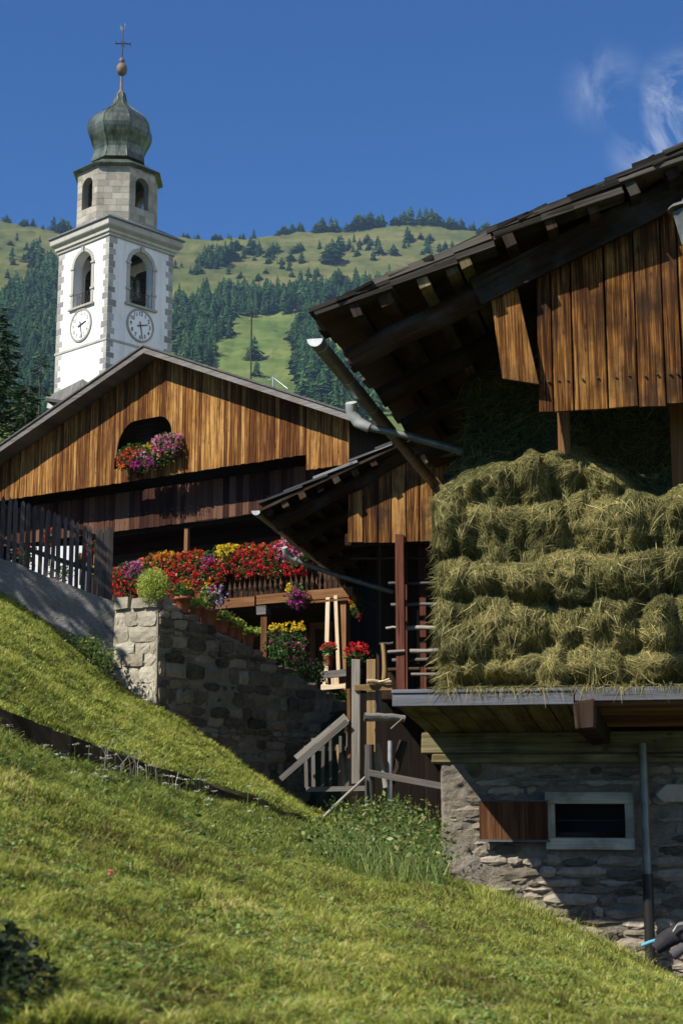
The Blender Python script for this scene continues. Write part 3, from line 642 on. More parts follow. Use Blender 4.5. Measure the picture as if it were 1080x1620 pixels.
for fr in (faces[1], faces[2]):                          # slats added across the two far openings to darken the bell chamber
    mb = MB(); z_ = z_sill+.05
    while z_ < z_spring+ahw-.15: mb.box(fr, -ahw+.01, ahw-.01, HW-.50, HW-.36, z_, z_+.11); z_ += .15
    mb.build('blocking_slats', m_bark, tower)
# clocks on the two visible faces
m_dial = stone('clock_dial', [(.74, .73, .70), (.80, .79, .77), (.84, .83, .81)], scale=2, bump=.05)
m_black = newmat('clock_black')[0]; m_black.node_tree.nodes['Principled BSDF'].inputs['Base Color'].default_value = (.03, .032, .036, 1)
m_glare = newmat('clock_glare')[0]; m_glare.node_tree.nodes['Principled BSDF'].inputs['Base Color'].default_value = (.30, .29, .27, 1)  # numerals painted paler for the glare on the sunlit face
CR = 1.0
def text_part(txt, fr, s, n_, z, size, mat, parent, depth=.008):
    cu = bpy.data.curves.new('numeral', 'FONT'); cu.body = txt; cu.size = size; cu.extrude = depth; cu.align_x = 'CENTER'; cu.align_y = 'CENTER'; cu.offset = size*.02
    o = bpy.data.objects.new('tmp', cu); link(o); dg = bpy.context.evaluated_depsgraph_get(); me = bpy.data.meshes.new_from_object(o.evaluated_get(dg)); bpy.data.objects.remove(o)
    o0 = origin_of(parent); M = Matrix((fr.r.to_tuple()+(0,), (0, 0, 1, 0), fr.n.to_tuple()+(0,), (0, 0, 0, 1))).transposed()
    M.translation = fr.W(s, n_, z)-o0; me.transform(M); me.materials.clear(); me.materials.append(mat)
    x = bpy.data.objects.new('numeral', me); link(x); x.parent = parent; return x
for fr, mt, lab in ((faces[0], m_black, 'clock on the shaded right face'), (faces[3], m_glare, 'clock with glare-paled numerals on the sunlit left face')):
    dial = MB(); P = [fr.W(CR*math.cos(2*math.pi*k/40), HW+.045, z_clock+CR*math.sin(2*math.pi*k/40)) for k in range(40)]; dial.prism(P, fr.n*-.05, rnd=.5)
    clk = dial.build('clock_dial', m_dial, tower); clk['label'] = lab
    rg = MB()
    for k in range(40):
        a0, a1 = 2*math.pi*k/40, 2*math.pi*(k+1)/40
        rg.prism([fr.W(r_*math.cos(a_), HW+.08, z_clock+r_*math.sin(a_)) for r_, a_ in ((CR-.04, a0), (CR+.09, a0), (CR+.09, a1), (CR-.04, a1))], fr.n*-.08, rnd=.5)
    rg.build('clock_rim', m_quoin, clk)
    for h in range(1, 13):
        a = math.pi/2-2*math.pi*h/12; text_part(str(h), fr, .76*math.cos(a), HW+.052, z_clock+.76*math.sin(a), .36, mt, clk)
    hd = MB()
    for a, L, w_ in ((math.pi/2-2*math.pi*28/60, .86, .075), (math.pi/2-2*math.pi*(2.47/12), .56, .10)):
        d_ = (math.cos(a), math.sin(a)); p_ = (-d_[1], d_[0])
        hd.prism([fr.W(d_[0]*u+p_[0]*v_, HW+.09, z_clock+d_[1]*u+p_[1]*v_) for u, v_ in ((-.26, -w_/2), (L, -w_*.3), (L+.05, 0), (L, w_*.3), (-.26, w_/2))], fr.n*-.02)
    hd.build('clock_hands', m_black, clk)
# bell inside the right arch
bz = z_sill+1.15; bc = faces[0].W(-.15, HW-1.35, bz)
mb = MB(); mb.lathe(bc, [(.74, -.1), (.70, -.03), (.56, .18), (.46, .5), (.40, .85), (.26, 1.04), (.05, 1.08)], 20)
bell = mb.build('bell', m_copper, tower)
mb = MB(); mb.beam(faces[0].W(-1.8, HW-1.35, bz+1.12), faces[0].W(1.8, HW-1.35, bz+1.12), .2, .24); mb.build('bell_beam', m_bark, tower)
mb = MB(); mb.lathe(faces[0].W(.62, HW-1.15, bz-.25), [(.34, 0), (.30, .1), (.22, .5), (.16, 1.25), (.03, 1.32)], 16); mb.build('bell', m_copper, tower)
# octagon
OA = 2.47; oct_ = [Fr((ctr.x, ctr.y), TA+k*math.pi/4) for k in range(8)]; OH = OA*math.tan(math.pi/8)
Y_f = ctr.y-OA; zo0 = zct+.1; zo1 = at(178, 261, Y_f).z
_, zb8 = oct_[0].hit(222, 330, OA); _, za8 = oct_[0].hit(222, 281, OA)
s_a, s_b = oct_[0].hit(212, 300, OA)[0], oct_[0].hit(233, 300, OA)[0]; h8 = (s_b-s_a)/2
mb = MB()
def ashlar_face(fr, n, hole):
    mb2 = mb
    if hole: arch_face(mb2, fr, n, -OH, OH, zo0, zo1, h8, zb8, za8-h8, .5)
    else:
        for nn in (n, n-.5): mb2.face([fr.W(-OH, nn, zo0), fr.W(OH, nn, zo0), fr.W(OH, nn, zo1), fr.W(-OH, nn, zo1)], None, .5)
for k in range(8): ashlar_face(oct_[k], OA, k % 2 == 0)
mb.face([oct_[k].W(-OH, OA, zo1) for k in range(8)]); mb.build('octagon', m_ashlar, tower)
mb = MB()                                                # ashlar blocks, thin raised faces
for k in range(8):
    fr = oct_[k]; z = zo0; c_ = 0
    while z < zo1-.05:
        h_ = min(.42, zo1-z); s = -OH
        while s < OH-.02:
            w_ = min(random.uniform(.35, .85), OH-s)
            if OH-(s+w_) < .2: w_ = OH-s
            inh = k % 2 == 0 and z+h_ > zb8-.02 and z < za8+.02 and s+w_ > -h8 and s < h8
            if inh:
                for a, b_ in ((s, min(s+w_, -h8)), (max(s, h8), s+w_)):
                    if b_-a > .04: mb.box(fr, a+.006, b_-.006, OA-.02, OA+random.uniform(.008, .02), z+.006, z+h_-.006)
            else: mb.box(fr, s+.006, s+w_-.006, OA-.02, OA+random.uniform(.008, .02), z+.006, z+h_-.006)
            s += w_
        z += h_
mb.build('block_facing', m_ashlar, tower, bevel=.008)
# copper eave and onion dome
cz = lambda py: at(186, py, ctr.y).z; rad_ = lambda hw: hw*.2407/F*at(186, 200, ctr.y).length
mb = MB(); V0 = TA+math.pi/8-math.pi/2
def oct_lathe(prof, z_abs=True, seam=True):
    mb.lathe((ctr.x, ctr.y, 0), prof, 8, V0, sm=False)
oct_lathe([(OA*1.082+.02, zo1-.06), (OA*1.082+.36, zo1+.06), (OA*1.082+.36, zo1+.09), (OA*1.0, zo1+.40), (rad_(205), zo1+.62)])
mb.build('eave_roof', m_copper, tower)
mb = MB()
prof = [(175, 985), (160, 960), (157, 935), (163, 910), (176, 880), (192, 850), (203, 820), (207, 795), (203, 765), (188, 735), (162, 705), (130, 678), (97, 654), (71, 632), (53, 610), (41, 585), (34, 560), (27, 536)]
P = [(rad_(r_), cz(20+y_*.2407)) for r_, y_ in prof]; P[0] = (P[0][0], P[0][1]-.25)
oct_lathe(P); dome = mb.build('onion_dome', m_copper, tower)
mb = MB()
for k in range(8):
    a = V0+2*math.pi*k/8; mb.tube([(ctr.x+(r_+.01)*math.cos(a), ctr.y+(r_+.01)*math.sin(a), z_) for r_, z_ in P], .028, 5, rnd=.2)
mb.build('seam', m_copper, dome)
fx = at(192, 150, ctr.y).x; cx_ = ctr.x
m_ball = metal('finial', (.10, .07, .055), (.22, .16, .12), .7, .2)
mb = MB()
z1 = cz(20+536*.2407); mb.lathe((cx_, ctr.y, 0), [(rad_(24), z1-.1), (rad_(30), z1), (rad_(18), z1+.12), (rad_(9), z1+.35), (rad_(7), cz(20+415*.2407))], 12, sm=True)
zb_ = cz(20+415*.2407); zt_ = cz(20+330*.2407); hh = zt_-zb_
mb.lathe((cx_, ctr.y, 0), [(max(.02, rad_(35)*math.sin(math.pi*k/10)), zb_+hh*(1-math.cos(math.pi*k/10))/2) for k in range(11)], 18)
mb.lathe((cx_, ctr.y, 0), [(rad_(10), zt_-.04), (rad_(18), zt_+.05), (rad_(18), zt_+.22), (rad_(8), zt_+.34)], 12)
fin = mb.build('finial', m_ball, tower)
mb = MB(); fr = Fr((cx_, ctr.y), .25); z2 = cz(20+205*.2407); mb.tube([fr.W(0, 0, zt_+.2), fr.W(.02, 0, cz(20+75*.2407))], [.05, .025], 6)
mb.tube([fr.W(-rad_(44), 0, z2-.04), fr.W(rad_(50), 0, z2+.06)], .04, 6)
for x in (-rad_(44), rad_(50)): mb.tube([fr.W(x, 0, z2-.14), fr.W(x, 0, z2+.16)], .03, 6)
mb.tube([fr.W(-.12, 0, z2-.2), fr.W(.16, 0, z2+.2)], .02, 5); mb.tube([fr.W(.15, 0, z2-.25), fr.W(-.12, 0, z2+.2)], .02, 5)
mb.build('cross', m_iron, fin)
mb = MB(); z3 = cz(20+120*.2407)                         # small weathercock
mb.prism([fr.W(x*.42, 0, z3+y*.55) for x, y in ((-.5, .3), (-.35, .75), (-.2, .5), (0, .42), (.18, .6), (.2, .95), (.32, 1.05), (.42, .85), (.3, .75), (.3, .35), (.1, .05), (-.15, .05))], fr.n*-.02); mb.build('weathercock', metal('gilt', (.35, .34, .32), (.6, .58, .52), .35, .7), fin)
# church roof in front of the tower
m_shing = wood('grey_shingle', (.05, .047, .043), (.12, .115, .105), (.24, .23, .21), fine=60, coarse=9, vary=1.2, bump=.5)
ch = thing('church_building', at(120, 640, 74)*1.0, 'grey shingled church roof at the foot of the bell tower', 'church')
Yc = 74; pk = at(131, 605, Yc); e1 = at(72, 634, Yc-1); e2 = at(215, 640, Yc-1.5)
mb = MB(); back = Vector((1.5, 8, 0)); mb.prism([at(79, 628, Yc), pk, at(300, 700, Yc), at(74, 645, Yc)], back, rnd=.5); 
mb2 = MB()
for i in range(7):
    t0, t1 = i/7, (i+1)/7
    A0 = pk.lerp(e1, t0); A1 = pk.lerp(e1, t1); B0 = pk.lerp(at(300, 712, Yc-1.2), t0); B1 = pk.lerp(at(300, 712, Yc-1.2), t1)
e3 = at(112, 640, Yc-2.2); e4 = at(300, 720, Yc-2.2)
mb2.prism([pk+Vector((0, 0, .05)), pk+back+Vector((0, 0, .05)), e1+back, e1], Vector((0, 0, .14)), rnd=.3)
mb2.prism([pk, e1, e3], Vector((0, -.1, .14)), rnd=.6); mb2.prism([pk, e3, e4, at(300, 690, Yc)], Vector((0, -.1, .14)), rnd=.8)
mb.build('wall', m_plaster, ch); mb2.build('roof', m_shing, ch)
# ------------------------------------------------------------ stone walls
def stones(mb, fr, n, s0, s1, zb, zt, hr=(.08, .18), wr=(.14, .5), pr=(.02, .06), skip=None, gap=.012, tilt=0, rd=1):
    """irregular coursed rubble: each stone a lumpy rounded block; zb, zt are functions of s"""
    z = min(zb(s0), zb(s1), zb((s0+s1)/2)); ztm = max(zt(s0+(s1-s0)*k/8) for k in range(9))
    while z < ztm:
        h = random.uniform(*hr); s = s0-random.uniform(0, .1)
        while s < s1:
            w_ = random.uniform(*wr)*(.6+h/hr[1]*.6); e = min(s+w_, s1); a = max(s, s0); sc_ = (a+e)/2; zz = z+random.uniform(-.012, .012)
            if e-a > .05 and zz+h*.6 < zt(sc_) and zz+h > zb(sc_)-.1 and not (skip and skip(a, e, zz, zz+h)):
                h2 = min(h, zt(sc_)-zz); P_ = random.uniform(*pr); rr = random.random(); NX, NZ = 5, 4; V = []; U = []; Fc = []; g = gap
                for j in range(NZ):
                    for i in range(NX):
                        u, v = i/(NX-1), j/(NZ-1); ed = min(u, 1-u)*(NX-1), min(v, 1-v)*(NZ-1)
                        x = a+g+(e-a-2*g)*u+(random.uniform(-.012, .012)); y = zz+g*.7+(h2-g*1.4)*v+random.uniform(-.010, .010)+tilt*(x-sc_)
                        edge = ed[0] < .5 or ed[1] < .5; corner = ed[0] < .5 and ed[1] < .5
                        nn = n+P_+random.uniform(-.010, .010)*(.5+rd/2)-(.018*rd if edge else 0)-(.015*rd if corner else 0)
                        if corner: x += (.5-u)*.05*min(1, w_/.3)*rd; y += (.5-v)*.04*rd
                        V.append(fr.W(x, nn, y))
                b = len(V)
                for (i, j) in [(i, 0) for i in range(NX)]+[(NX-1, j) for j in range(1, NZ)]+[(i, NZ-1) for i in range(NX-2, -1, -1)]+[(0, j) for j in range(NZ-2, 0, -1)]:
                    V.append(V[j*NX+i]-fr.n*(P_+.05))
                ring_ = [(i, 0) for i in range(NX)]+[(NX-1, j) for j in range(1, NZ)]+[(i, NZ-1) for i in range(NX-2, -1, -1)]+[(0, j) for j in range(NZ-2, 0, -1)]
                for j in range(NZ-1):
                    for i in range(NX-1): Fc.append((j*NX+i, j*NX+i+1, (j+1)*NX+i+1, (j+1)*NX+i))
                m_ = len(ring_)
                for k in range(m_):
                    k2 = (k+1) % m_; p, q = ring_[k][1]*NX+ring_[k][0], ring_[k2][1]*NX+ring_[k2][0]; Fc.append((q, p, b+k, b+k2))
                mb.idx(V, Fc, None, rr, False)
            s = e if e >= s1 else s+w_
        z += h
def slab(mb, fr, n0, n1, s0, s1, zb, zt, k=24, rough=0, rz=0):
    """wall body between two functions of s; rough gives a lumpy front"""
    NZ = 24 if rough else 1; V = []; Fc = []; U = []
    for i in range(k+1):
        s = s0+(s1-s0)*i/k
        for j in range(NZ+1):
            z = zb(s)+(zt(s)-zb(s))*j/NZ; nn = n1+(rough*float(fbm(s*3.2, z*3.2, 0, 4, 3)) if rough else 0)
            V.append(fr.W(s, nn, z+(rz*float(fbm(s*2, 5, 0, 3, 8)) if j == NZ else 0)))
    c_ = NZ+1
    for i in range(k):
        for j in range(NZ): Fc.append((i*c_+j, (i+1)*c_+j, (i+1)*c_+j+1, i*c_+j+1))
    mb.idx(V, Fc, None, .5, bool(rough))
    for i in range(k):
        a, b_ = s0+(s1-s0)*i/k, s0+(s1-s0)*(i+1)/k; T1, T2 = V[i*c_+NZ], V[(i+1)*c_+NZ]
        mb.face([T1, T2, fr.W(b_, n0, zt(b_)), fr.W(a, n0, zt(a))]); mb.face([fr.W(b_, n0, zb(b_)), fr.W(a, n0, zb(a)), fr.W(a, n0, zt(a)), fr.W(b_, n0, zt(b_))])
    for s in (s0, s1): mb.face([fr.W(s, n0, zb(s)), fr.W(s, n1, zb(s)), fr.W(s, n1, zt(s)), fr.W(s, n0, zt(s))])
def pline(pts, fr, n=0):
    q = sorted(fr.hit(px, py, n) for px, py in pts); xs = [a for a, _ in q]; zs = [b_ for _, b_ in q]
    return lambda s: float(np.interp(s, xs, zs))
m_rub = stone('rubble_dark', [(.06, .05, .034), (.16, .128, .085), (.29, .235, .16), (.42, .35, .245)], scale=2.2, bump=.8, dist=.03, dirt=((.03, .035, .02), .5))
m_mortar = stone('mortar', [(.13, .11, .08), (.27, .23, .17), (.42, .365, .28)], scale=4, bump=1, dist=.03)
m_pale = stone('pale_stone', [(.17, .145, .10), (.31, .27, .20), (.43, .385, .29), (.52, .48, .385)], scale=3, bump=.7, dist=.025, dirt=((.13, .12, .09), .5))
m_conc = stone('grey_render', [(.13, .125, .115), (.22, .21, .19), (.32, .31, .285)], scale=2.5, bump=1, dist=.05, dirt=((.10, .10, .09), .6))
m_pmort = stone('pale_mortar', [(.28, .255, .20), (.40, .37, .31)], scale=4, bump=.8)
# pier: sunlit end
a_ = at(180, 1000, 19.3); c_ = at(250, 1000, 19.0)
PF = Fr((c_.x, c_.y), math.atan2(c_.y-a_.y, c_.x-a_.x)); PL = -(c_-a_).to_2d().length
WF = Fr((c_.x, c_.y), math.atan2(.8, .6)); WL = 4.35
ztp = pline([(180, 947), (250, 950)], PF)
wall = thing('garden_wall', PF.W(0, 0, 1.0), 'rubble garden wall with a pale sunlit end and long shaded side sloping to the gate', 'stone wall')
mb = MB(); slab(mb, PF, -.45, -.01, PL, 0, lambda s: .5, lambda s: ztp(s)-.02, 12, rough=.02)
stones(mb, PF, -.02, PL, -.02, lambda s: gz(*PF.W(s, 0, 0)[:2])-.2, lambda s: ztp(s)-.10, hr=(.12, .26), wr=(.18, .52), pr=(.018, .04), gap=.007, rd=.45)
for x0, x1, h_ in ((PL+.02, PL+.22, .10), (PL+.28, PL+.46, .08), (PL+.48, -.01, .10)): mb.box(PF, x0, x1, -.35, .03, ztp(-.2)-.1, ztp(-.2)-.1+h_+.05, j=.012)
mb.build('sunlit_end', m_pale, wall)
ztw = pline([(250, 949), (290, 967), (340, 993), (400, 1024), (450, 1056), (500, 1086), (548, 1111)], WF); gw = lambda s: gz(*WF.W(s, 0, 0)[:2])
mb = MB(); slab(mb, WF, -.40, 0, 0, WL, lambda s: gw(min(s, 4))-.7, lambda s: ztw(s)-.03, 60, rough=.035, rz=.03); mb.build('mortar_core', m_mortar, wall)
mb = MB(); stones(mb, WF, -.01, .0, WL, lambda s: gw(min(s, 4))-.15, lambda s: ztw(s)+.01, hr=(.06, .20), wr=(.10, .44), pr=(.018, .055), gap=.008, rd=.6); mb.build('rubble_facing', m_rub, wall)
# concrete retaining wall and picket fence
a_ = at(0, 900, 19.0); c_ = at(182, 950, 19.32); CF = Fr((c_.x, c_.y), math.atan2(c_.y-a_.y, c_.x-a_.x))
ctop = pline([(-900, 560), (-200, 805), (0, 884), (17, 889), (35, 895), (60, 905), (100, 921), (145, 938), (182, 951)], CF)
mb = MB(); slab(mb, CF, -.35, 0, -9, 0, lambda s: gz(*CF.W(s, .0, 0)[:2])-.5, ctop, 160, rough=.05, rz=.03)
o = mb.build('retaining_wall', m_conc); tag(o, 'grey rendered retaining wall under the picket fence', 'retaining wall')
m_picket = wood('weathered_picket', (.035, .028, .026), (.068, .056, .052), (.125, .105, .096), fine=120, coarse=14, bump=.4)
fence = thing('picket_fence', CF.W(-.7, -.1, ctop(-.7)), 'dark weathered picket fence on the grey retaining wall', 'fence')
PT = [(17, 787), (27, 789), (37, 792), (47, 795), (57, 799), (67, 802), (76, 806), (86, 810), (95, 814), (105, 817), (115, 822), (124, 826), (134, 830), (143, 832), (153, 835), (161, 837), (168, 838)]
for x in range(7, -220, -10): PT.append((x, 787+(17-x)*-.25 if x > -5 else 785+(x)*.33))
tops = []
for px, py in PT:
    s, z = CF.hit(px, py, -.12); tops.append((s, z)); mb = MB(); wd = .027*random.uniform(.85, 1.15); zb_ = ctop(s)+random.uniform(.0, .03)-.02; lean = random.uniform(-.02, .02)
    mb.prism([CF.W(s-wd+lean*0, -.08, zb_), CF.W(s+wd, -.08, zb_), CF.W(s+wd+lean, -.08, z-.05), CF.W(s+lean, -.08, z), CF.W(s-wd+lean, -.08, z-.05)], CF.n*-.022, uvd=(CF.r, Vector((0, 0, 1)))); mb.build('picket', m_picket, fence)
tops.sort(); tx = [t_[0] for t_ in tops]; tz = [t_[1] for t_ in tops]
for dz in (-.14, -.60):
    mb = MB(); ss = np.linspace(tx[0], tx[-1], 6)
    for i in range(5): mb.beam(CF.W(ss[i], -.13, np.interp(ss[i], tx, tz)+dz), CF.W(ss[i+1], -.13, np.interp(ss[i+1], tx, tz)+dz), .04, .06)
    mb.build('rail', m_picket, fence)
for px, py in ((175, 835), (-60, 770)):
    s, z = CF.hit(px, py, -.1); mb = MB(); mb.box(CF, s-.04, s+.04, -.18, -.06, ctop(s)-.3, z, j=.004); mb.build('post', m_picket, fence)

# ------------------------------------------------------------ brown chalet
o_ = at(552, 690, 26); H = Fr((o_.x, o_.y), R(-34)); HL = -9.85
m_gab = wood('gable_boards', (.055, .018, .006), (.20, .080, .018), (.48, .27, .080), fine=70, coarse=24, contrast=1.9, vary=.42, bump=.35, tint=((.09, .035, .015), .55), zone=((.42, .34, .34), .8, .55))
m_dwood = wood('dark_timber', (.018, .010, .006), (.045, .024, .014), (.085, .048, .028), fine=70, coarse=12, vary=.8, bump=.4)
m_gwood = wood('grey_timber', (.055, .050, .045), (.125, .115, .105), (.24, .225, .205), fine=70, coarse=9, vary=.7, bump=.4, tint=((.12, .09, .06), .4))
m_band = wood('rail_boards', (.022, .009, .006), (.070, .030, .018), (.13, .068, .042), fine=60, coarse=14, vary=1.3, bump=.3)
m_fresh = wood('fresh_lumber', (.32, .22, .12), (.52, .40, .25), (.68, .56, .40), fine=40, coarse=8, vary=.5, bump=.15)
m_brown = wood('brown_timber', (.07, .030, .012), (.16, .075, .030), (.28, .15, .07), fine=60, coarse=10, vary=.8, bump=.3)
house = thing('chalet', H.W(-4.9, -4, 1.6), 'brown boarded chalet with a wide gable and flower covered balcony', 'house')
A_ = H.hit(228, 546, .50); Rr = H.hit(552, 651, .50); Ll = H.hit(0, 704, .50)
kr = (Rr[1]-A_[1])/(Rr[0]-A_[0]); kl = (Ll[1]-A_[1])/(Ll[0]-A_[0]); SR, SL = Rr[0]+.05, HL-.7
rz_ = lambda s: A_[1]+(kr if s > A_[0] else kl)*(s-A_[0])
zb1 = (H.hit(10, 791)[1]+H.hit(480, 721)[1])/2; s_st = H.hit(488, 722)[0]; zb2 = H.hit(520, 739)[1]
hs0, hs1 = H.hit(187, 700)[0], H.hit(273, 690)[0]; hz1 = H.hit(232, 663)[1]; hz0 = H.hit(232, 735)[1]; hr_ = .36
def hole_top(s):
    if s <= hs0 or s >= hs1: return None
    d = min(s-hs0, hs1-s)
    rr = .5 if s-hs0 < hs1-s else .34
    if d >= rr: return hz1
    return hz1-rr*1.15*(1-math.sqrt(max(0, 1-((rr-d)/rr)**2)))
mb = MB(); s = HL; uvd = (H.r, Vector((0, 0, 1)))
while s < -.005:
    w_ = random.uniform(.065, .115); e = min(s+w_-.006, 0); thk = random.uniform(.018, .032); N_ = 3; rr = random.random(); top = lambda x: rz_(x)-.13
    zb_ = (zb1 if e < s_st+.03 else zb2)+random.uniform(-.008, .008)
    xs = [s+(e-s)*i/N_ for i in range(N_+1)]; mid = (s+e)/2
    if hs0 < mid < hs1 or hs0 < s < hs1 or hs0 < e < hs1:
        ht = [(hole_top(x) or hz1-.7) for x in xs]
        mb.prism([H.W(x, thk, z_) for x, z_ in zip(xs, ht)]+[H.W(x, thk, top(x)) for x in reversed(xs)], H.n*-.03, rr, uvd)
        mb.prism([H.W(s, thk, zb_), H.W(e, thk, zb_), H.W(e, thk, hz0), H.W(s, thk, hz0)], H.n*-.03, rr, uvd)
    else: mb.prism([H.W(s, thk, zb_), H.W(e, thk, zb_), H.W(e, thk, top(e)), H.W(s, thk, top(s))] if not (s < A_[0] < e) else [H.W(s, thk, zb_), H.W(e, thk, zb_), H.W(e, thk, top(e)), H.W(A_[0], thk, top(A_[0])), H.W(s, thk, top(s))], H.n*-.03, rr, uvd)
    s += w_
mb.build('gable_cladding', m_gab, house)
mb = MB()
for a, b_ in ((HL-.7, A_[0]), (A_[0], SR)):              # roof slopes
    mb.prism([H.W(a, .48, rz_(a)-.10), H.W(b_, .48, rz_(b_)-.10), H.W(b_, .48, rz_(b_)-.02), H.W(a, .48, rz_(a)-.02)], H.n*-9.5, uvd=(H.n, H.r))
roof = mb.build('roof', m_shing, house)
mb = MB()
for a, b_ in ((HL-.7, A_[0]), (A_[0], SR)):
    mb.prism([H.W(a, .51, rz_(a)-.16), H.W(b_, .51, rz_(b_)-.16), H.W(b_, .51, rz_(b_)-.03), H.W(a, .51, rz_(a)-.03)], H.n*-.03, uvd=(Vector((0, 0, 1)), H.r))
    mb.prism([H.W(a, .54, rz_(a)-.03), H.W(b_, .54, rz_(b_)-.03), H.W(b_, .54, rz_(b_)+.005), H.W(a, .54, rz_(a)+.005)], H.n*-.35, uvd=(Vector((0, 0, 1)), H.r), rnd=.2)
mb.build('bargeboard', m_gwood, house)
# carcass behind the gallery
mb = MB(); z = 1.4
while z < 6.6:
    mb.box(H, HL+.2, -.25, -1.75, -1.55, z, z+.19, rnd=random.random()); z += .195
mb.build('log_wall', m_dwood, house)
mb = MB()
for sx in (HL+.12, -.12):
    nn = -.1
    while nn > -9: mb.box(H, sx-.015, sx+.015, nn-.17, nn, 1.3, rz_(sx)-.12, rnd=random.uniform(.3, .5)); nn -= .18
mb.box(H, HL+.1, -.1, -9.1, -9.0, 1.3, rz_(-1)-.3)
mb.build('side_wall', wood('shade_dark_boards', (.008, .006, .005), (.016, .012, .009), (.028, .02, .015), bump=.2), house)  # near-black colour stands in for the shade on the side walls
mb = MB(); mb.box(H, HL+.1, -.1, -1.6, -.70, 5.10, 5.2); mb.box(H, HL+.1, -.1, -1.6, -.02, 3.26, 3.36); mb.box(H, HL, -.02, -1.6, -.03, 7.35, 7.45) if False else None; mb.build('gallery_floor', m_dwood, house)
bt, bb = 5.98, (H.hit(179, 842, -.58)[1]+H.hit(399, 813, -.58)[1])/2
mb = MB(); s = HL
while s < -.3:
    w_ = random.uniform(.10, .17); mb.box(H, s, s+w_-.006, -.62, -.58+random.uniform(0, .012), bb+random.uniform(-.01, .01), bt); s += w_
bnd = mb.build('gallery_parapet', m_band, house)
s = HL+.1
while s < -.4:
    mb = MB(); zq_ = bb+.30+random.uniform(-.02, .02); mb.tube([H.W(s, -.59, zq_), H.W(s, -.552, zq_)], .013, 6); mb.build('nail', m_gwood, bnd); s += random.uniform(.12, .18)
for px in (120, 264, 418, 470):
    s = H.hit(px, 860, -.1)[0]; mb = MB(); mb.box(H, s-.04, s+.04, -.75, -.67, 3.3, 5.1, j=.004); mb.build('gallery_post', m_brown, house)
fl = (H.hit(369, 961, .02)[1]+H.hit(543, 932, .02)[1])/2
mb = MB(); mb.box(H, -6.5, -2.05, -.1, .06, fl-.09, fl+.09, j=.004); mb.box(H, -2.0, .12, -.1, .07, fl-.07, fl+.10, j=.004); mb.box(H, -1.1, .05, -.02, .075, fl-.13, fl-.09); mb.build('balcony_beam', m_brown, house)
mb = MB(); s = -6.4
while s < -.02:                                          # cut-out balusters with pointed feet
    w_ = .105; z0, z1 = fl+.10, fl+.85; p = lambda x, z_: H.W(s+x, .03, z_)
    mb.prism([p(w_*.5, z0-.05), p(w_*.85, z0+.09), p(w_*.62, z0+.16), p(w_*.95, z0+.30), p(w_*.95, z1), p(w_*.05, z1), p(w_*.05, z0+.30), p(w_*.38, z0+.16), p(w_*.15, z0+.09)], H.n*-.025, uvd=uvd); s += w_+.012
mb.build('balcony_railing', m_dwood, house)
mb = MB(); mb.box(H, -6.5, .05, -.05, .07, fl+.85, fl+.92); mb.build('handrail', m_dwood, house)
for px, z1, w_ in ((420, fl-.09, .07), (545, fl-.07, .065), (300, fl-.09, .06)):
    s = H.hit(px, 1000, -.05)[0]; mb = MB(); mb.box(H, s-w_, s+w_, -.13, .01, 1.3, z1, j=.004); mb.build('porch_post', m_brown, house)
s = H.hit(418, 965, .02)[0]; mb = MB(); mb.box(H, s-.16, s+.06, -.1, .05, fl-.26, fl-.09, j=.006); mb.build('bracket', m_gwood, house)
# pale new planks leaning under the balcony
fp = thing('plank_frame', H.W(-.5, .05, 1.6), 'frame of pale new planks leaning under the balcony corner', 'planks')
def HB(mbx, x0, y0, x1, y1, w_, n=.06, d=.03, nn=None):
    a, b_ = H.hit(x0, y0, n), H.hit(x1, y1, n if nn is None else nn); mbx.beam(H.W(a[0], n, a[1]), H.W(b_[0], n if nn is None else nn, b_[1]), w_, d, up=H.n)
mb = MB(); HB(mb, 516, 1070, 519, 945, .085); mb.build('upright', m_fresh, fp)
mb = MB(); HB(mb, 536, 1070, 531, 942, .07); mb.build('upright', m_fresh, fp)
mb = MB(); HB(mb, 507, 1068, 548, 1064, .12, n=.10); mb.build('rail', m_gwood, fp)
mb = MB(); HB(mb, 515, 1092, 513, 1073, .14, n=.09); HB(mb, 531, 1090, 530, 1072, .16, n=.09); HB(mb, 508, 1088, 547, 1085, .08, n=.12); mb.build('base_board', m_fresh, fp)
# door in the shade
mb = MB(); d0, dz = H.hit(493, 996, -1.5); d1 = H.hit(520, 996, -1.5)[0]; mb.box(H, d0, d0+.12, -1.55, -1.44, 1.3, dz); mb.box(H, d1, d1+.12, -1.55, -1.44, 1.3, dz); mb.box(H, d0, d1+.12, -1.55, -1.43, dz, dz+.12)
door = mb.build('door_frame', m_brown, house); mb = MB(); mb.box(H, d0+.12, d1, -1.56, -1.5, 1.3, dz); mb.build('door_leaf', m_dwood, door)
# louvre and lantern in the gable opening
mb = MB(); l0, l1 = H.hit(217, 690, -.5)[0], H.hit(242, 690, -.5)[0]; zz = H.hit(230, 706, -.5)[1]
for k in range(11): mb.box(H, l0, l1, -.55, -.5, zz+k*.045, zz+k*.045+.014)
mb.build('louvre', m_gwood, house)
